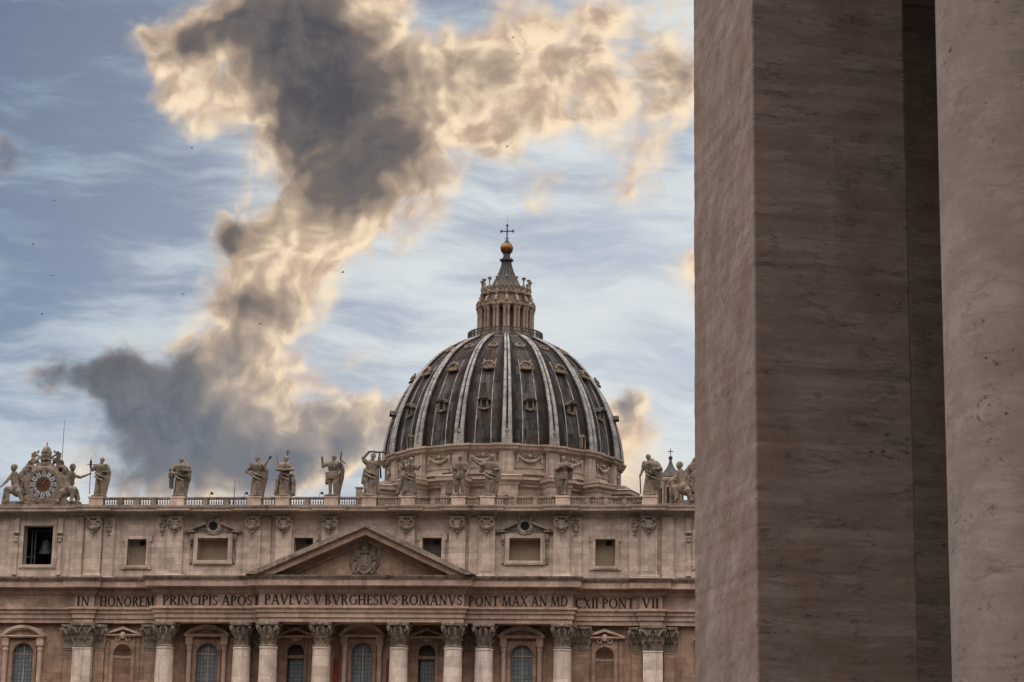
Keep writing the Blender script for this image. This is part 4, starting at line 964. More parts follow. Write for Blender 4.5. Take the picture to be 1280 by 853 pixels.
# ================================================================== CLOCKS with seated angels
CXL, CZ, CYF = -50.0, 53.35, 4.3
def make_clock(x0, label):
    t = thing('clock', (x0, CYF+.5, 50.35), label, 'clock', 'clocks on top of the church front')
    L = lambda p: (p[0]+x0, p[1]+CYF, p[2]+CZ)
    mb = MB()                                                     # stone body: base, ring of scrolls, crest
    mb.box(-3.6,3.6,.1,1.6,-3.0,-2.2); mb.box(-3.0,3.0,.0,1.5,-2.3,-1.7); mb.box(-2.3,2.3,.15,1.4,-1.9,1.2)
    dsk = MB(); dsk.lathe([(2.62,0),(2.62,1.1)], (0,0,0), 40); dsk.xf(Matrix.Translation((0,1.25,0)) @ Matrix.Rotation(PI/2,4,'X')); mb.add(dsk.v, dsk.f)
    mb.torus((0,.15,0), 2.5, .28, 40, 8); mb.torus((0,.2,0), 2.9, .16, 40, 7)
    for sgn in (-1,1):
        mb.torus((sgn*2.9,.5,-1.7), .55, .28, 16, 8); mb.torus((sgn*2.4,.5,2.2), .55, .3, 16, 8)
        mb.torus((sgn*1.55,.5,3.15), .42, .17, 14, 7); mb.torus((sgn*2.25,.5,3.25), .5, .15, 14, 7, a0=0, a1=PI*1.6)
        mb.tube([(sgn*.5,.5,2.9),(sgn*1.3,.5,2.75),(sgn*2.3,.5,2.55),(sgn*2.95,.5,2.9)], [.3,.26,.22,.14], 8)
        mb.tube([(sgn*.2,.5,3.6),(sgn*1.1,.5,4.35),(sgn*1.8,.5,4.9)], [.17,.16,.14], 7)              # keys
        mb.torus((sgn*1.95,.5,4.35), .28, .12, 12, 6); mb.ball((sgn*1.75,.5,5.0), .26, 8, (1.3,.7,.7)); mb.ball((sgn*1.25,.5,5.1), .24, 8, (.7,.7,1.2)); mb.ball((sgn*2.2,.5,4.75), .2, 8)
        mb.tube([(sgn*2.6,.5,1.6),(sgn*3.3,.5,.7),(sgn*3.5,.5,-.6),(sgn*3.9,.5,-1.8)], [.26,.34,.32,.26], 8)
        for k in range(4): mb.ball((sgn*(2.0-1.1*k*.5),.1,-2.45), .2, 8)
        mb.ball((sgn*1.3,.3,3.8), .3, 8, (1,.7,1.3))
    rr_ = random.Random(5)
    for sgn in (-1,1):
        mb.tube([(sgn*2.2,.7,3.3),(sgn*3.0,.8,2.4),(sgn*3.6,.9,1.2),(sgn*4.2,.9,.0)], [.3,.5,.6,.5], 8, flat=.6)
        mb.tube([(sgn*1.0,.6,3.2),(sgn*2.0,.6,3.9),(sgn*2.6,.6,3.6),(sgn*2.5,.6,3.1)], [.2,.24,.2,.14], 7)
        for k in range(16):
            a = rr_.uniform(-.9, 1.25); r = rr_.uniform(2.7, 3.5); mb.ball((sgn*r*math.cos(a),.4+.4*rr_.random(),r*math.sin(a)), rr_.uniform(.16,.36), 8, (1,.8,rr_.uniform(.7,1.4)))
        for k in range(6): mb.ball((sgn*rr_.uniform(.6,2.3),.5,rr_.uniform(3.3,4.6)), rr_.uniform(.14,.28), 8)
    mb.box(-.75,.75,.2,1.0,2.2,3.6); mb.ball((0,.3,3.2), .6, 10, (1.1,.6,.8))
    mb.lathe([(.55,3.5),(.72,3.75),(.80,4.3),(.78,4.9),(.62,5.5),(.35,5.85),(.1,5.95)], (0,.55,0), 16); 
    for z_ in (3.8,4.4,5.0): mb.torus((0,.55,z_), .78, .07, 18, 5, 'z')
    mb.tube([(0,.55,5.9),(0,.55,6.6)], .07, 6); mb.ball((0,.55,6.1), .14, 8); mb.tube([(-.2,.55,6.4),(.2,.55,6.4)], .05, 5)
    mb.build('scrollwork_surround', M_STAT, t, remesh=.08, loc=L((0,0,0)))
    def disc(nm, r, y0, y1, mat, par):
        d_ = MB(); d_.lathe([(r,0),(r,y1-y0)], (0,0,0), 36); d_.xf(Matrix.Translation((0,y1,0)) @ Matrix.Rotation(PI/2,4,'X')); return d_.build(nm, mat, par, smooth=True, loc=L((0,0,0)))
    dial = disc('dial', 2.14, -.03, .3, M_DARKST, t)
    disc('dial_centre', 1.06, -.08, .2, M_BRONZE_D, t)
    rg = MB(); rg.torus((0,-.04,0), 2.2, .14, 40, 7); rg.torus((0,-.05,0), 1.1, .06, 32, 6); rg.build('bezel', M_STAT, t, smooth=True, loc=L((0,0,0)))
    ROM = ['XII','I','II','III','IIII','V','VI','VII','VIII','IX','X','XI']
    for k in range(12):
        a = 2*PI*k/12
        mp = MB(); mp.box(-.30,.30,-.10,.0,1.22,2.02); M_ = Matrix.Rotation(a,4,'Y'); mp.xf(M_)
        pl = mp.build('numeral_plaque', M_WHITE, t, loc=L((0,0,0)))
        ml = MB(); tx = ROM[k]; wd_ = .13; x_ = -wd_*(len(tx)-1)/2
        for ch in tx:
            if ch == 'I': ml.box(x_-.025,x_+.025,-.115,-.09,1.36,1.90)
            elif ch == 'V': ml.add([(x_-.07,-.115,1.9),(x_-.02,-.115,1.9),(x_+.02,-.115,1.36),(x_-.02,-.115,1.36)],[(0,1,2,3)]); ml.add([(x_+.03,-.117,1.9),(x_+.07,-.117,1.9),(x_+.02,-.117,1.36),(x_-.01,-.117,1.36)],[(0,1,2,3)])
            else: ml.add([(x_-.07,-.115,1.9),(x_-.02,-.115,1.9),(x_+.07,-.115,1.36),(x_+.02,-.115,1.36)],[(0,1,2,3)]); ml.add([(x_+.03,-.117,1.9),(x_+.07,-.117,1.9),(x_-.02,-.117,1.36),(x_-.07,-.117,1.36)],[(0,1,2,3)])
            x_ += wd_
        ml.xf(M_); ml.build('numeral', M_LETTER, pl, loc=L((0,0,0)))
    hd = MB(); hd.tube([(0,-.16,0),(.28,-.16,.62),(.42,-.16,.95)], [.09,.11,.02], 6, flat=.4); hd.ball((0,-.16,0), .14, 8, (1,.5,1)); hd.build('hand', M_BRONZE, t, loc=L((0,0,0)))
    return t
M_WHITE = plain('enamel_white', (.27,.27,.275), .6, 0, .2, 1.5)
M_BRONZE_D = stone('dial_bronze', (.035,.022,.018), (.13,.05,.022), (.02,.018,.016), .5, None, .9, .2, 0)
make_clock(CXL, 'round stone-framed clock with roman numerals, papal tiara and keys, left end of the church front')
make_clock(50.3, 'right-hand tiara clock on the church front, almost all behind the near stone pier')
def angel(x, z, mir, label, arm):
    """seated angel; mir=1 faces/extends towards +x"""
    t = thing('statue', (x, CYF+.6, z), label, 'statue', 'seated stone angels beside the clocks')
    mb = MB(); k = mir; kk = 1.42
    p = lambda a, b_, c: (k*a, b_, c)
    mb.cap(p(-.2,.1,.9),.62,p(.05,0,1.9),.5); mb.cap(p(.05,0,1.9),.5,p(.2,-.05,2.6),.48); mb.cap(p(.2,-.05,2.8),.2,p(.3,-.1,3.15),.2)
    mb.ball(p(.34,-.14,3.42), .36, 12, (.9,1,1.15)); mb.ball(p(.28,0,3.5), .38, 10)
    mb.cap(p(-.1,-.2,.9),.45,p(.75,-.8,1.0),.36); mb.cap(p(.75,-.8,1.0),.33,p(.55,-.9,-.1),.2); mb.cap(p(.55,-.9,-.1),.17,p(.75,-1.2,-.25),.13)
    mb.cap(p(-.3,-.1,.8),.45,p(-.55,-.8,.75),.36); mb.cap(p(-.55,-.8,.75),.32,p(-1.0,-.8,-.2),.19); mb.cap(p(-1.0,-.8,-.2),.16,p(-.85,-1.1,-.3),.13)
    mb.tube([p(-.9,.0,.9),p(-.1,-.6,1.25),p(.9,-.5,.8),p(1.1,-.2,-.1)], [.3,.36,.36,.3], 8)
    mb.tube([p(-.7,.2,1.0),p(-1.0,.2,.4),p(-1.2,.1,-.4)], [.4,.42,.35], 8)
    e, h = arm
    mb.cap(p(.6,0,2.55),.2,p(*e),.17); mb.cap(p(*e),.17,p(*h),.1); mb.ball(p(*h), .14, 8)
    mb.cap(p(-.3,0,2.5),.2,p(-.85,-.2,1.9),.17); mb.cap(p(-.85,-.2,1.9),.16,p(-1.2,-.3,2.3),.1)
    for i in range(5): mb.tube([p(-.2-.05*i,.35,2.5-.1*i),p(-.75-.12*i,.5,3.2-.28*i),p(-1.35-.2*i,.55,4.2-.66*i)], [.26,.32,.12], 7, flat=.5)
    for i in range(5): mb.ball(p(-1.2+.55*i,-.3,-.45), .35, 8, (1.2,.8,.6))
    mb.v = [(a_*kk,b_*.95,c_*kk-.15) for a_,b_,c_ in mb.v]
    mb.box(-1.9,1.9,-.5,.8,-1.0,-.45)
    mb.build('body', M_STAT, t, remesh=.08, loc=(x,CYF+.6,z)); return t
angel(-46.2, 51.3, 1, 'winged stone angel right of the clock reaching its arm toward the cross-staff statue', ((1.2,-.1,2.35),(2.3,-.15,2.75)))
angel(-54.5, 51.3, -1, 'crouching stone angel left of the clock at the edge of the photo', ((.9,-.6,1.9),(1.4,-.9,1.3)))
angel(46.0, 51.3, -1, 'winged stone angel beside the small spire, next to the near stone pier', ((.9,-.7,1.9),(1.5,-.9,1.5)))
# bells
def bell(x):
    t = thing('bell', (x, PA+3.2, 43.2), 'dark bronze bell hanging in the square opening below the clock', 'bell')
    mb = MB(); mb.lathe([(1.25,0),(1.2,.15),(1.0,.5),(.82,1.1),(.72,1.8),(.6,2.15),(.3,2.3),(.1,2.35)], (0,0,0), 24); mb.build('bell_body', M_BELL, t, smooth=True, loc=(x,PA+3.2,43.2))
    mb = MB(); mb.tube([(0,0,2.3),(0,0,3.5)], .18, 8); mb.box(-.8,.8,-.2,.2,2.6,3.0); mb.build('yoke', M_IRON, t, loc=(x,PA+3.2,43.2))
bell(-50.1)

# ================================================================== GREAT DOME
DM = thing('church_dome', (DX, DY, 60), 'great dark lead dome with pale ribs, lantern, gilt ball and cross', 'dome')
def Rz(z): return math.sqrt(max(0, 32.9**2-(z-82)**2))-7.3-.068*max(0,z-105)**2
A0 = math.radians(8.6)
def dpt(a, z, off=0.0):
    r = Rz(z)
    dr = -(z-82)/max(.1, math.sqrt(max(1e-6, 32.9**2-(z-82)**2)))     # slope dR/dz
    dr -= .136*max(0, z-105)
    n = Vector((1, -dr)).normalized()
    return ((r+off*n.x)*math.sin(a)+DX, -(r+off*n.x)*math.cos(a)+DY, z+off*n.y)
ZL = [82.8+28.2*(1-(1-i/34)**1.25) for i in range(35)]
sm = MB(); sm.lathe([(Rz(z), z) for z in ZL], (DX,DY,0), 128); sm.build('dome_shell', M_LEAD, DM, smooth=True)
# ribs: double-rolled pale strips
rib = MB()
def ribmesh(a):
    mb = MB(); vs = []; fs = []
    sec = [(-1,-.05),(-1,.34),(-.78,.42),(.78,.42),(1,.34),(1,-.05)]
    for z in ZL[:-1]:
        t = (z-82.8)/28.6; w = 1.42*(1-t)+.55*t; hk = 1.2-.5*t
        for (q, h) in sec: vs.append(dpt(a+q*w/max(Rz(z),1), z, h*hk))
    n = len(sec)
    for i in range(len(ZL)-2):
        for k in range(n-1): fs.append((i*n+k,i*n+k+1,(i+1)*n+k+1,(i+1)*n+k))
    mb.add(vs, fs); return mb
def rollmesh(a, sgn):
    mb = MB(); pts = []; rr = []
    for z in ZL[:-1]:
        t = (z-82.8)/28.6; w = 1.42*(1-t)+.55*t; pts.append(dpt(a+sgn*.47*w/max(Rz(z),1), z, .5*(1.2-.5*t))); rr.append(.47*(1-t)+.2*t)
    mb.tube(pts, rr, 8); return mb
def angs(): return [A0+2*PI*k/16 for k in range(16)]
def vis(a, lim=1.75): 
    d = (a-math.radians(7.1)+PI) % (2*PI)-PI
    return abs(d) < lim
for a in angs():
    if vis(a):
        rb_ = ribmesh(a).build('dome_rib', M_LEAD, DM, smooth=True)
        for sgn in (-1, 1): rollmesh(a, sgn).build('rib_roll', M_RIB, rb_, smooth=True)
def surf_frame(a, z):
    p = Vector(dpt(a, z)); up = (Vector(dpt(a, z+.3))-p).normalized(); rt = Vector((math.cos(a), math.sin(a), 0)); out = rt.cross(up)
    if out.dot(Vector((math.sin(a),-math.cos(a),0))) < 0: out = -out
    return p, rt, out, up
def place(mb, a, z, tiltk=1.0):
    """local x right, -y outward, z up -> on the dome surface; tiltk 0 keeps it plumb"""
    p, rt, out, up = surf_frame(a, z)
    if tiltk == 0: up = Vector((0,0,1)); out = Vector((math.sin(a),-math.cos(a),0))
    M_ = Matrix(((rt.x,-out.x,up.x,p.x),(rt.y,-out.y,up.y,p.y),(rt.z,-out.z,up.z,p.z),(0,0,0,1)))
    return mb.xf(M_)
def shrink(mb, k):
    mb.v = [(x*k,y*k,z*k) for x,y,z in mb.v]
M_DORM = stone('dormer_stone', (.17,.128,.088), (.28,.215,.15), (.04,.033,.027), .8, None, 1.5, .4, .5)
for a in angs():
    am = a+PI/16
    if not vis(am, 1.6): continue
    # lower pedimented dormer
    mb = MB(); mb.box(-.95,-.52,-.75,1.6,-.9,1.0); mb.box(.52,.95,-.75,1.6,-.9,1.0); mb.box(-1.0,1.0,-.75,1.8,-1.15,-.85); mb.box(-1.3,1.3,-.95,2.0,.98,1.3)
    hb = MB(); hb.prism([(-1.6,.75),(-1.45,.72),(-.9,1.31),(.9,1.31),(1.45,.72),(1.6,.75),(.8,1.75),(0,2.1),(-.8,1.75)], -1.45, 2.4); shrink(hb, .86); place(hb, am, 91.6, 0)
    mb.torus((-.95,-.8,-.95), .3, .14, 10, 6); mb.torus((.95,-.8,-.95), .3, .14, 10, 6); mb.tube([(-.7,-.8,-1.2),(0,-.9,-1.5),(.7,-.8,-1.2)], .2, 7)
    shrink(mb, .86); place(mb, am, 91.6, 0); d = mb.build('dormer', M_DORM, DM); hb.build('dormer_hood', M_DARKST, d)
    o = MB(); o.box(-.52,.52,-.70,1.2,-.86,.97); shrink(o, .86); place(o, am, 91.6, 0); o.build('dormer_opening', M_BLACK, d)
    # middle shell-hooded dormer
    mb = MB(); mb.tube([(1.25*math.cos(PI*i/10),-.9,.0+1.15*math.sin(PI*i/10)) for i in range(11)], .26, 7); mb.ball((0,-.55,.05), 1.05, 12, (1,.5,.9)); mb.box(-1.35,1.35,-.85,1.4,-.35,.0)
    for s_ in (-.8,0,.8): mb.ball((s_,-.9,1.35-.25*abs(s_)), .26, 8)
    mb.torus((-1.2,-.75,-.45), .34, .16, 10, 6); mb.torus((1.2,-.75,-.45), .34, .16, 10, 6); mb.tube([(-.9,-.75,-.6),(0,-.9,-.95),(.9,-.75,-.6)], .2, 7)
    place(mb, am, 100.2, .5); d = mb.build('shell_dormer', M_DORM, DM, smooth=True)
    o = MB()
    for s_ in (-.42,0,.42): o.box(s_-.09,s_+.09,-1.22,-.6,-.1,.5)
    place(o, am, 100.2, .5); o.build('dormer_opening', M_BLACK, d)
    # top round window
    mb = MB(); mb.torus((0,-.25,0), .85, .2, 20, 7); mb.torus((0,-.15,0), 1.05, .14, 20, 6); place(mb, am, 106.4); d = mb.build('round_window', M_DORM, DM, smooth=True)
    o = MB(); o.ball((0,-.06,0), .8, 12, (1,.25,1)); place(o, am, 106.4); o.build('window_pane', M_DARKST, d)
    # lead rolls flanking the panel and the small slit at its foot
    for s_ in (-1, 1):
        mb = MB(); pts = []; rr = []
        for z in ZL[:22]:
            t = (z-82.8)/28.6; r = Rz(z); pts.append(dpt(am+s_*(1.75-.7*t)/r, z, .05)); rr.append(.12-.04*t)
        mb.tube(pts, rr, 6); mb.build('lead_roll', M_ROLL, DM, smooth=True)
for k in (-3, 1):
    am = A0+2*PI*k/16+PI/16+.085
    mb = MB(); mb.box(-.6,-.28,-.7,.8,-.2,2.2); mb.box(.28,.6,-.7,.8,-.2,2.2); mb.prism([(-.7,2.2),(.7,2.2),(0,2.9)], -.75, 1.2); place(mb, am, 83.3, 0); d = mb.build('slit_dormer', M_DORM, DM)
    o = MB(); o.box(-.28,.28,-.5,.8,-.2,2.2); place(o, am, 83.3, 0); o.build('dormer_opening', M_BLACK, d)
# drum
dr = MB(); dr.lathe([(24.9,55),(24.9,81.2),(25.1,81.3),(25.2,81.7),(25.9,81.85),(26.0,82.3),(26.45,82.5),(26.5,82.85),(25.6,82.95),(25.2,83.0)], (DX,DY,0), 128); DR = dr.build('drum', M_DRUM, DM, smooth=True)
lo = MB(); lo.lathe([(25.6,74.0),(25.6,74.6),(26.1,74.8),(26.1,75.2),(26.7,75.3),(26.75,75.75),(24.8,75.95)], (DX,DY,0), 128); lo.lathe([(25.35,76.6),(25.35,77.2),(24.8,77.3)], (DX,DY,0), 96, cap=False); lo.build('drum_cornice', M_DRUM, DM, smooth=True)
def polar(mb, a, r=0.0, z=0.0):
    o = Vector((math.sin(a),-math.cos(a),0)); t_ = Vector((math.cos(a),math.sin(a),0)); p = Vector((DX,DY,z))+o*r
    return mb.xf(Matrix(((t_.x,-o.x,0,p.x),(t_.y,-o.y,0,p.y),(0,0,1,p.z),(0,0,0,1))))
for a in angs():
    if not vis(a, 1.8): continue
    mb = MB(); mb.box(-1.55,1.55,-.7,.6,76.3,81.4); mb.box(-1.05,1.05,-.95,.6,76.3,81.35)
    mb.mould(-1.6,1.6,-.7,1.2,[(.02,81.25),(.15,81.3),(.2,81.7),(.85,81.87),(.9,82.32),(1.3,82.52),(1.32,82.88),(.4,82.98)])
    polar(mb, a, 24.9); mb.build('drum_pilaster', M_DRUM, DM)
    mb = MB(); mb.box(-1.0,1.0,-.9,1.2,82.9,83.6); mb.box(-.75,.75,-.7,1.2,83.6,84.6); mb.lathe([(.5,84.6),(.62,84.9),(.35,85.3),(.5,85.7),(.45,86.0),(.12,86.6)], (0,-.1,0), 12); mb.ball((0,-.1,86.8), .25, 8)
    polar(mb, a, 25.4); mb.build('rib_pedestal', M_DRUM, DM, smooth=True)
    # buttress with paired columns and its own entablature
    mb = MB(); mb.box(-2.3,2.3,-3.2,1,55,71.5); mb.mould(-2.35,2.35,-3.4,1.0,[(.0,71.6),(.0,73.6),(.25,73.8),(.3,74.5),(.9,74.7),(.95,75.3),(1.15,75.55),(.2,75.85)]); mb.box(-1.9,1.9,-2.6,1,75.8,76.7)
    polar(mb, a, 26.0); bt = mb.build('buttress', M_DRUM, DM)
    mb = MB()
    for s_ in (-1.25,1.25): mb.lathe([(.85,60),(.8,62),(.72,69.5),(1.0,71.2),(1.05,71.6)], (s_,-3.9,0), 16)
    polar(mb, a, 26.0); mb.build('paired_columns', M_DRUM, bt, smooth=True)
    # garland
    am = a+PI/16
    mb = MB(); pts = [(-2.3+4.6*i/12, -.35, 80.55-1.15*math.sin(PI*i/12)**.8) for i in range(13)]
    mb.tube(pts, [.16+.2*math.sin(PI*i/12) for i in range(13)], 8)
    for s_ in (-1,1): mb.ball((s_*2.45,-.3,80.5), .42, 8, (1,.6,1)); mb.tube([(s_*2.5,-.3,80.4),(s_*2.65,-.3,79.4),(s_*2.6,-.3,79.0)], [.18,.22,.08], 6); mb.torus((s_*1.0,-.3,80.7), .3, .12, 10, 6)
    mb.ball((0,-.35,80.65), .45, 8, (1.1,.6,.9)); mb.box(-3.1,3.1,-.12,.1,78.0,78.18); mb.box(-3.1,3.1,-.14,.1,81.0,81.2)
    polar(mb, am, 24.9); mb.build('garland', M_DRUM, DM, smooth=True)
# lantern
ln = MB(); ln.lathe([(8.3,110.9),(8.5,111.3),(8.5,111.9),(6.9,111.95),(6.0,112.0),(5.9,113.4),(4.7,113.5),(4.7,119.3),(6.5,119.5),(6.6,119.9),(5.5,120.1),(5.25,120.3),(5.25,122.2),(5.7,122.4),(5.75,122.8),(4.7,122.9),(4.3,123.0)], (DX,DY,0), 64)
LN = ln.build('lantern', M_LANT, DM, smooth=True)
rl = MB()
for z0, z1 in ((111.9,112.25),(113.0,113.1),(113.72,113.92)): rl.lathe([(8.35,z0),(8.35,z1),(8.15,z1),(8.15,z0)], (DX,DY,0), 72, cap=False)
for k in range(132):
    a = 2*PI*k/132; px, py = DX+8.25*math.sin(a), DY-8.25*math.cos(a); q = .13 if k % 6 == 0 else .07
    rl.box(px-q,px+q,py-q,py+q,112.2,113.75)
rl.build('gallery_rail', M_DARKST, LN)
for k in range(16):
    a = A0+2*PI*k/16
    mb = MB()
    for s_ in (-.42,.42): mb.lathe([(.40,113.4),(.34,113.7),(.30,118.3),(.44,118.7),(.46,119.0)], (s_,-1.0,0), 12)
    mb.box(-.62,.62,-.75,.9,113.3,119.0); mb.box(-.95,.95,-1.5,.9,112.0,113.45); mb.mould(-.85,.85,-1.4,1.0,[(0,118.98),(.05,119.3),(.2,119.45),(.25,119.85),(.05,119.95)])
    polar(mb, a, 5.0); mb.build('lantern_columns', M_LANT, LN, smooth=True)
    o = MB(); o.box(-.82,.82,-.25,.3,113.6,118.8); polar(o, a+PI/16, 4.72); o.build('lantern_window', M_DARKST, LN)
    mb = MB(); mb.tube([(0,-.4,119.95),(0,-1.0,120.5),(0,-.7,121.2),(0,-.2,121.7),(0,-.45,122.2)], [.3,.36,.3,.26,.3], 7); mb.ball((0,-.95,120.4), .36, 8); polar(mb, a, 5.4); mb.build('volute', M_LANT, LN, smooth=True)
    mb = MB(); mb.lathe([(.42,122.75),(.36,123.1),(.18,123.3),(.34,123.7),(.36,124.0),(.18,124.6),(.16,125.3),(.46,125.75),(.5,125.95),(.1,126.2)], (0,0,0), 10); polar(mb, a, 5.35); mb.build('candelabrum', M_CAP, LN, smooth=True)
def rsp(z): t = (z-120.9)/8.0; return 3.5*(1-t)**1.45+.92
sp = MB(); sp.lathe([(rsp(120.9+8*i/16), 120.9+8*i/16) for i in range(17)]+[(1.0,128.95),(1.5,129.05),(1.5,129.3),(.85,129.4),(.75,130.6),(.9,130.75)], (DX,DY,0), 64, rfun=lambda a, z: 1+.05*math.cos(16*(a-A0)) if z < 128.9 else 1)
SP = sp.build('spire', M_DARKST, DM, smooth=True)
for k in range(16):
    a = A0+2*PI*k/16; mb = MB()
    mb.tube([(rsp(120.9+i)*math.sin(a)+DX,-rsp(120.9+i)*math.cos(a)+DY,120.9+i) for i in range(9)], [.3-.02*i for i in range(9)], 6)
    mb.build('spire_rib', M_DARKST, SP, smooth=True)
    mb = MB(); mb.torus((0,-.1,121.9), .5, .2, 12, 6); mb.ball((0,0,122.7), .3, 8); polar(mb, a+PI/16, 4.5); mb.build('spire_scroll', M_CAP, SP, smooth=True)
    if k % 2 == 0: mb = MB(); mb.ball((0,0,129.35), .2, 8); polar(mb, a, 1.4); mb.build('finial', M_DARKST, SP, smooth=True)
LN.location.z -= 1.75
ob = MB(); ob.ball((DX,DY,131.95), 1.45, 28); ob.build('ball', M_BRONZE, DM, smooth=True)
cr = MB(); cr.lathe([(.75,133.05),(.6,133.4),(.3,133.9),(.16,134.2)], (DX,DY,0), 12); cr.tube([(DX,DY,133.8),(DX,DY,137.2)], .14, 8); cr.tube([(DX-1.3,DY,136.0),(DX+1.3,DY,136.0)], .13, 8)
for (xx, zz) in ((-1.3,136.0),(1.3,136.0),(0,137.25)):
    for d1, d2 in ((0,0),(.17,.12),(-.17,.12),(0,.25)) if zz > 136.5 else ((0,0),(0,.2),(0,-.2),(.16*(1 if xx > 0 else -1),0)): cr.ball((DX+xx+d1,DY,zz+d2), .17, 8)
cr.tube([(DX-.6,DY,134.35),(DX+.6,DY,134.35)], .07, 6); cr.tube([(DX,DY,137.3),(DX,DY,139.6)], [.04,.02], 5)
cr.build('cross', M_IRON, DM, smooth=True)

# ================================================================== small cupola right of the dome
TX, TY = 38.9, 120.0
CU = thing('small_cupola', (TX, TY, 44), 'little dark-roofed lantern turret with ball and cross beside the angel near the pier', 'turret')
mb = MB(); mb.lathe([(8,44),(8,52),(7.4,56),(5.8,60),(3.6,63),(2.6,63.6),(2.7,65),(2.15,65.1),(2.15,72.0),(2.6,72.3),(2.65,72.8),(2.3,73.0)], (TX,TY,0), 32); mb.build('turret_body', M_LANT, CU, smooth=True)
mb = MB(); mb.lathe([(2.35,72.9),(2.4,73.2),(2.1,73.7),(1.4,74.35),(.85,75.0),(.5,75.7),(.3,76.3),(.2,76.9)], (TX,TY,0), 24, rfun=lambda a, z: 1+.05*math.cos(8*a)); mb.build('turret_roof', M_DARKST, CU, smooth=True)
for k in range(8):
    a = 2*PI*k/8+.2; mb = MB(); px, py = TX+2.42*math.sin(a), TY-2.42*math.cos(a)
    mb.lathe([(.32,65),(.26,65.4),(.24,71.2),(.4,71.7),(.4,72.1)], (px,py,0), 10); mb.build('turret_column', M_LANT, CU, smooth=True)
    a += PI/8; mb = MB(); px, py = TX+2.14*math.sin(a), TY-2.14*math.cos(a); mb.box(-.26,.26,-.05,.2,66,71); mb.xf(Matrix.Translation((px,py,0)) @ Matrix.Rotation(a,4,'Z')); mb.build('turret_opening', M_BLACK, CU)
mb = MB(); mb.ball((TX,TY,77.2), .42, 14); mb.build('ball', M_IRON, CU, smooth=True)
mb = MB(); mb.tube([(TX,TY,77.5),(TX,TY,79.0)], .07, 6); mb.tube([(TX-.45,TY,78.5),(TX+.45,TY,78.5)], .085, 6)
for p_ in ((-.45,78.5),(.45,78.5),(0,79.0)): mb.ball((TX+p_[0],TY,p_[1]), .1, 8)
mb.build('cross', M_IRON, CU, smooth=True)

# ================================================================== near colonnade
def pier(N_, e, w, d, name, label, group):
    """rectangular pier: N_ near-left corner on the ground, e unit vector along its front"""
    t = Vector((N_[0], N_[1], 0)); ex = Vector((e[0],e[1],0)).normalized(); n = Vector((-ex.y, ex.x, 0))
    bm = bmesh.new(); 
    hs = [(0,1.0),(.0,0)]
    def bx(x0,x1,y0,y1,z0,z1):
        r = bmesh.ops.create_cube(bm, size=1); 
        for v in r['verts']: v.co = Vector((x0+(v.co.x+.5)*(x1-x0), y0+(v.co.y+.5)*(y1-y0), z0+(v.co.z+.5)*(z1-z0)))
    bx(0,w,0,d,.9,13.2)
    bmesh.ops.bevel(bm, geom=[e_ for e_ in bm.edges], offset=.022, segments=2, affect='EDGES', profile=.5)
    for k in range(1, 246):                       # slice it into courses so that the arrises can wear
        zc = .9+.05*k
        bmesh.ops.bisect_plane(bm, geom=bm.verts[:]+bm.edges[:]+bm.faces[:], plane_co=(0,0,zc), plane_no=(0,0,1))
    from mathutils import noise as mn
    for v in bm.verts:
        ix = min(v.co.x, w-v.co.x); iy = min(v.co.y, d-v.co.y)
        if ix < .05 and iy < .05:
            q = mn.noise(Vector((v.co.x*.3, w, v.co.z*2.2)))*.004+mn.noise(Vector((3, v.co.x*.3, v.co.z*9)))*.005
            v.co.x += (q if v.co.x > w/2 else -q); v.co.y += (q if v.co.y > d/2 else -q)
    me = bpy.data.meshes.new('shaft'); 
    for f in bm.faces: f.smooth = False
    bm.to_mesh(me); bm.free(); me.materials.append(M_PIER)
    root = thing(name, t, label, 'pier', group); root.rotation_euler = (0,0,math.atan2(ex.y, ex.x))
    o = bpy.data.objects.new('shaft', me); C.objects.link(o); o.parent = root
    for nm, bxs in (('pier_base',[(-.12,w+.12,-.12,d+.12,0,.6),(-.06,w+.06,-.06,d+.06,.6,.9)]),('pier_capital',[(-.1,w+.1,-.1,d+.1,13.2,13.6),(-.2,w+.2,-.2,d+.2,13.6,14.0)])):
        mb = MB()
        for b_ in bxs: mb.box(*b_)
        oo = bpy.data.objects.new(nm, mb.mesh(nm, M_PIER)); C.objects.link(oo); oo.parent = root
    return root
E1 = (math.cos(math.radians(15.8)), math.sin(math.radians(15.8)))
pier((58.914,-290.662), E1, 1.669, 2.58, 'stone_pier', 'tall square travertine pier in the foreground with a pale left side', 'near colonnade piers')
pier((60.15,-283.6), E1, 2.4, 2.58, 'stone_pier', 'dark strip of a shaded pier between the square pier and the round column', 'near colonnade piers')
COL = thing('stone_column', (61.04,-297.79,0), 'thick round travertine column at the right edge of the photo', 'column')
mb = MB(); mb.lathe([(.80,.9),(.79,3),(.785,6),(.77,9),(.73,13.0),(.78,13.1),(.78,13.25)], (0,0,0), 72); o = mb.build('shaft', M_NCOL, COL, smooth=True, loc=(61.04,-297.79,0))
mb = MB(); mb.box(-1.05,1.05,-1.05,1.05,0,.4); mb.lathe([(1.0,.4),(1.05,.55),(.95,.72),(.85,.78),(.85,.9)], (0,0,0), 48); mb.build('column_base', M_NCOL, COL, smooth=True, loc=(61.04,-297.79,0))
mb = MB(); mb.lathe([(.78,13.25),(.95,13.5),(1.02,13.6)], (0,0,0), 48); mb.box(-1.08,1.08,-1.08,1.08,13.6,14.0); mb.build('capital', M_NCOL, COL, smooth=True, loc=(61.04,-297.79,0))
RF = MB(); RF.box(58.75,82,-330,-276,14.02,17.5)
tag(RF.build('colonnade_roof', M_PIER), 'stone roof of the colonnade carried over the near piers and column', 'roof')

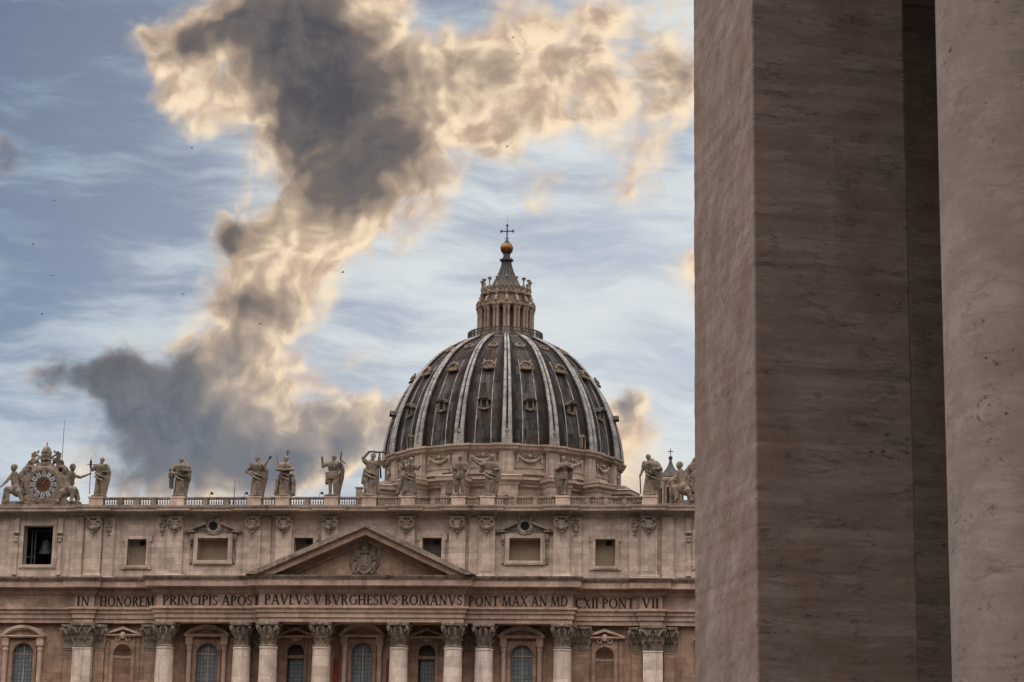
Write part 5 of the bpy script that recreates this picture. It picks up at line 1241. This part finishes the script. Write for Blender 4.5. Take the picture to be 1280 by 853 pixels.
# ================================================================== birds
def bird_mesh(span, flap):
    mb = MB(); s = span
    mb.tube([(-.30*s,0,0),(-.2*s,0,.01*s),(0,0,.02*s),(.16*s,0,.02*s),(.24*s,0,.03*s),(.30*s,0,.02*s)], [.015*s,.04*s,.065*s,.05*s,.04*s,.005*s], 8)
    mb.add([(-.28*s,-.03*s,0),(-.42*s,-.07*s,0),(-.42*s,.07*s,0),(-.28*s,.03*s,0),(-.28*s,0,.02*s)], [(0,1,2,3),(0,3,4)])
    for k in (-1,1):
        z1 = flap*.22*s; z2 = flap*.3*s-.05*s
        mb.add([(.1*s,k*.03*s,.03*s),(-.12*s,k*.03*s,.03*s),(.12*s,k*.26*s,z1),(-.12*s,k*.26*s,z1),(-.06*s,k*.5*s,z2),(.02*s,k*.5*s,z2),
                (.1*s,k*.03*s,.015*s),(-.12*s,k*.03*s,.015*s),(.12*s,k*.26*s,z1-.012*s),(-.12*s,k*.26*s,z1-.012*s)], [(0,2,3,1),(2,5,4,3),(6,7,9,8),(8,9,4,5),(0,6,8,2),(2,8,5),(1,3,9,7),(3,4,9)])
    return mb.mesh('bird', M_BIRD)
M_BIRD = plain('bird_feathers', (.03,.03,.034), .8); M_BIRD2 = plain('reddish_feathers', (.16,.035,.025), .8)
BM = [bird_mesh(.30,f) for f in (.9,.2,-.7)]
BL = [((20.5,-174.9,47.0),'small dark bird below the bright lower tip of the upper cloud'),((11.7,-176.5,43.0),'larger of two dark birds in the blue band of sky at left'),((2.9,-178.1,43.4),'tiny dark bird at the far left edge in the dark blue band of sky'),
      ((10.3,-176.1,40.1),'tiny bird in pale streaks of sky at the left, under the dark blue band'),((11.4,-175.2,38.2),'small bird over the blue gap in the streaky left sky'),((10.8,-174.8,35.7),'lone bird in the streaky sky above the ragged dark cloud scrap'),
      ((19.7,-172.4,37.5),'small bird just left of the middle of the cloud column'),((24.7,-170.7,35.8),'bird against the grey-brown middle of the cloud column'),((42.0,-173.4,54.9),'upper dark bird of a close pair against the cream cloud, high over the dome'),
      ((42.3,-173.0,53.8),'lower dark bird of a close pair against the cream cloud, high over the dome'),((41.4,-171.1,47.9),'lone bird in front of the cream cloud straight above the dome cross'),((32.9,-173.0,49.9),'small bird against the dark grey heart of the upper cloud')]
for i, (p_, lb) in enumerate(BL):
    o = bpy.data.objects.new('bird', BM[i % 3]); C.objects.link(o); o.location = p_; o.rotation_euler = (.2*math.sin(i*3), .2*math.cos(i*2), i*1.3)
    tag(o, lb, 'bird', 'birds high over the church')
rb = bird_mesh(.42,.5); rb.materials.clear(); rb.materials.append(M_BIRD2)
o = bpy.data.objects.new('bird', rb); C.objects.link(o); o.location = (30.2,-170.4,39.4); o.rotation_euler = (0,0,.6)
tag(o, 'reddish bird at the right edge of the cloud column', 'bird', 'birds high over the church')
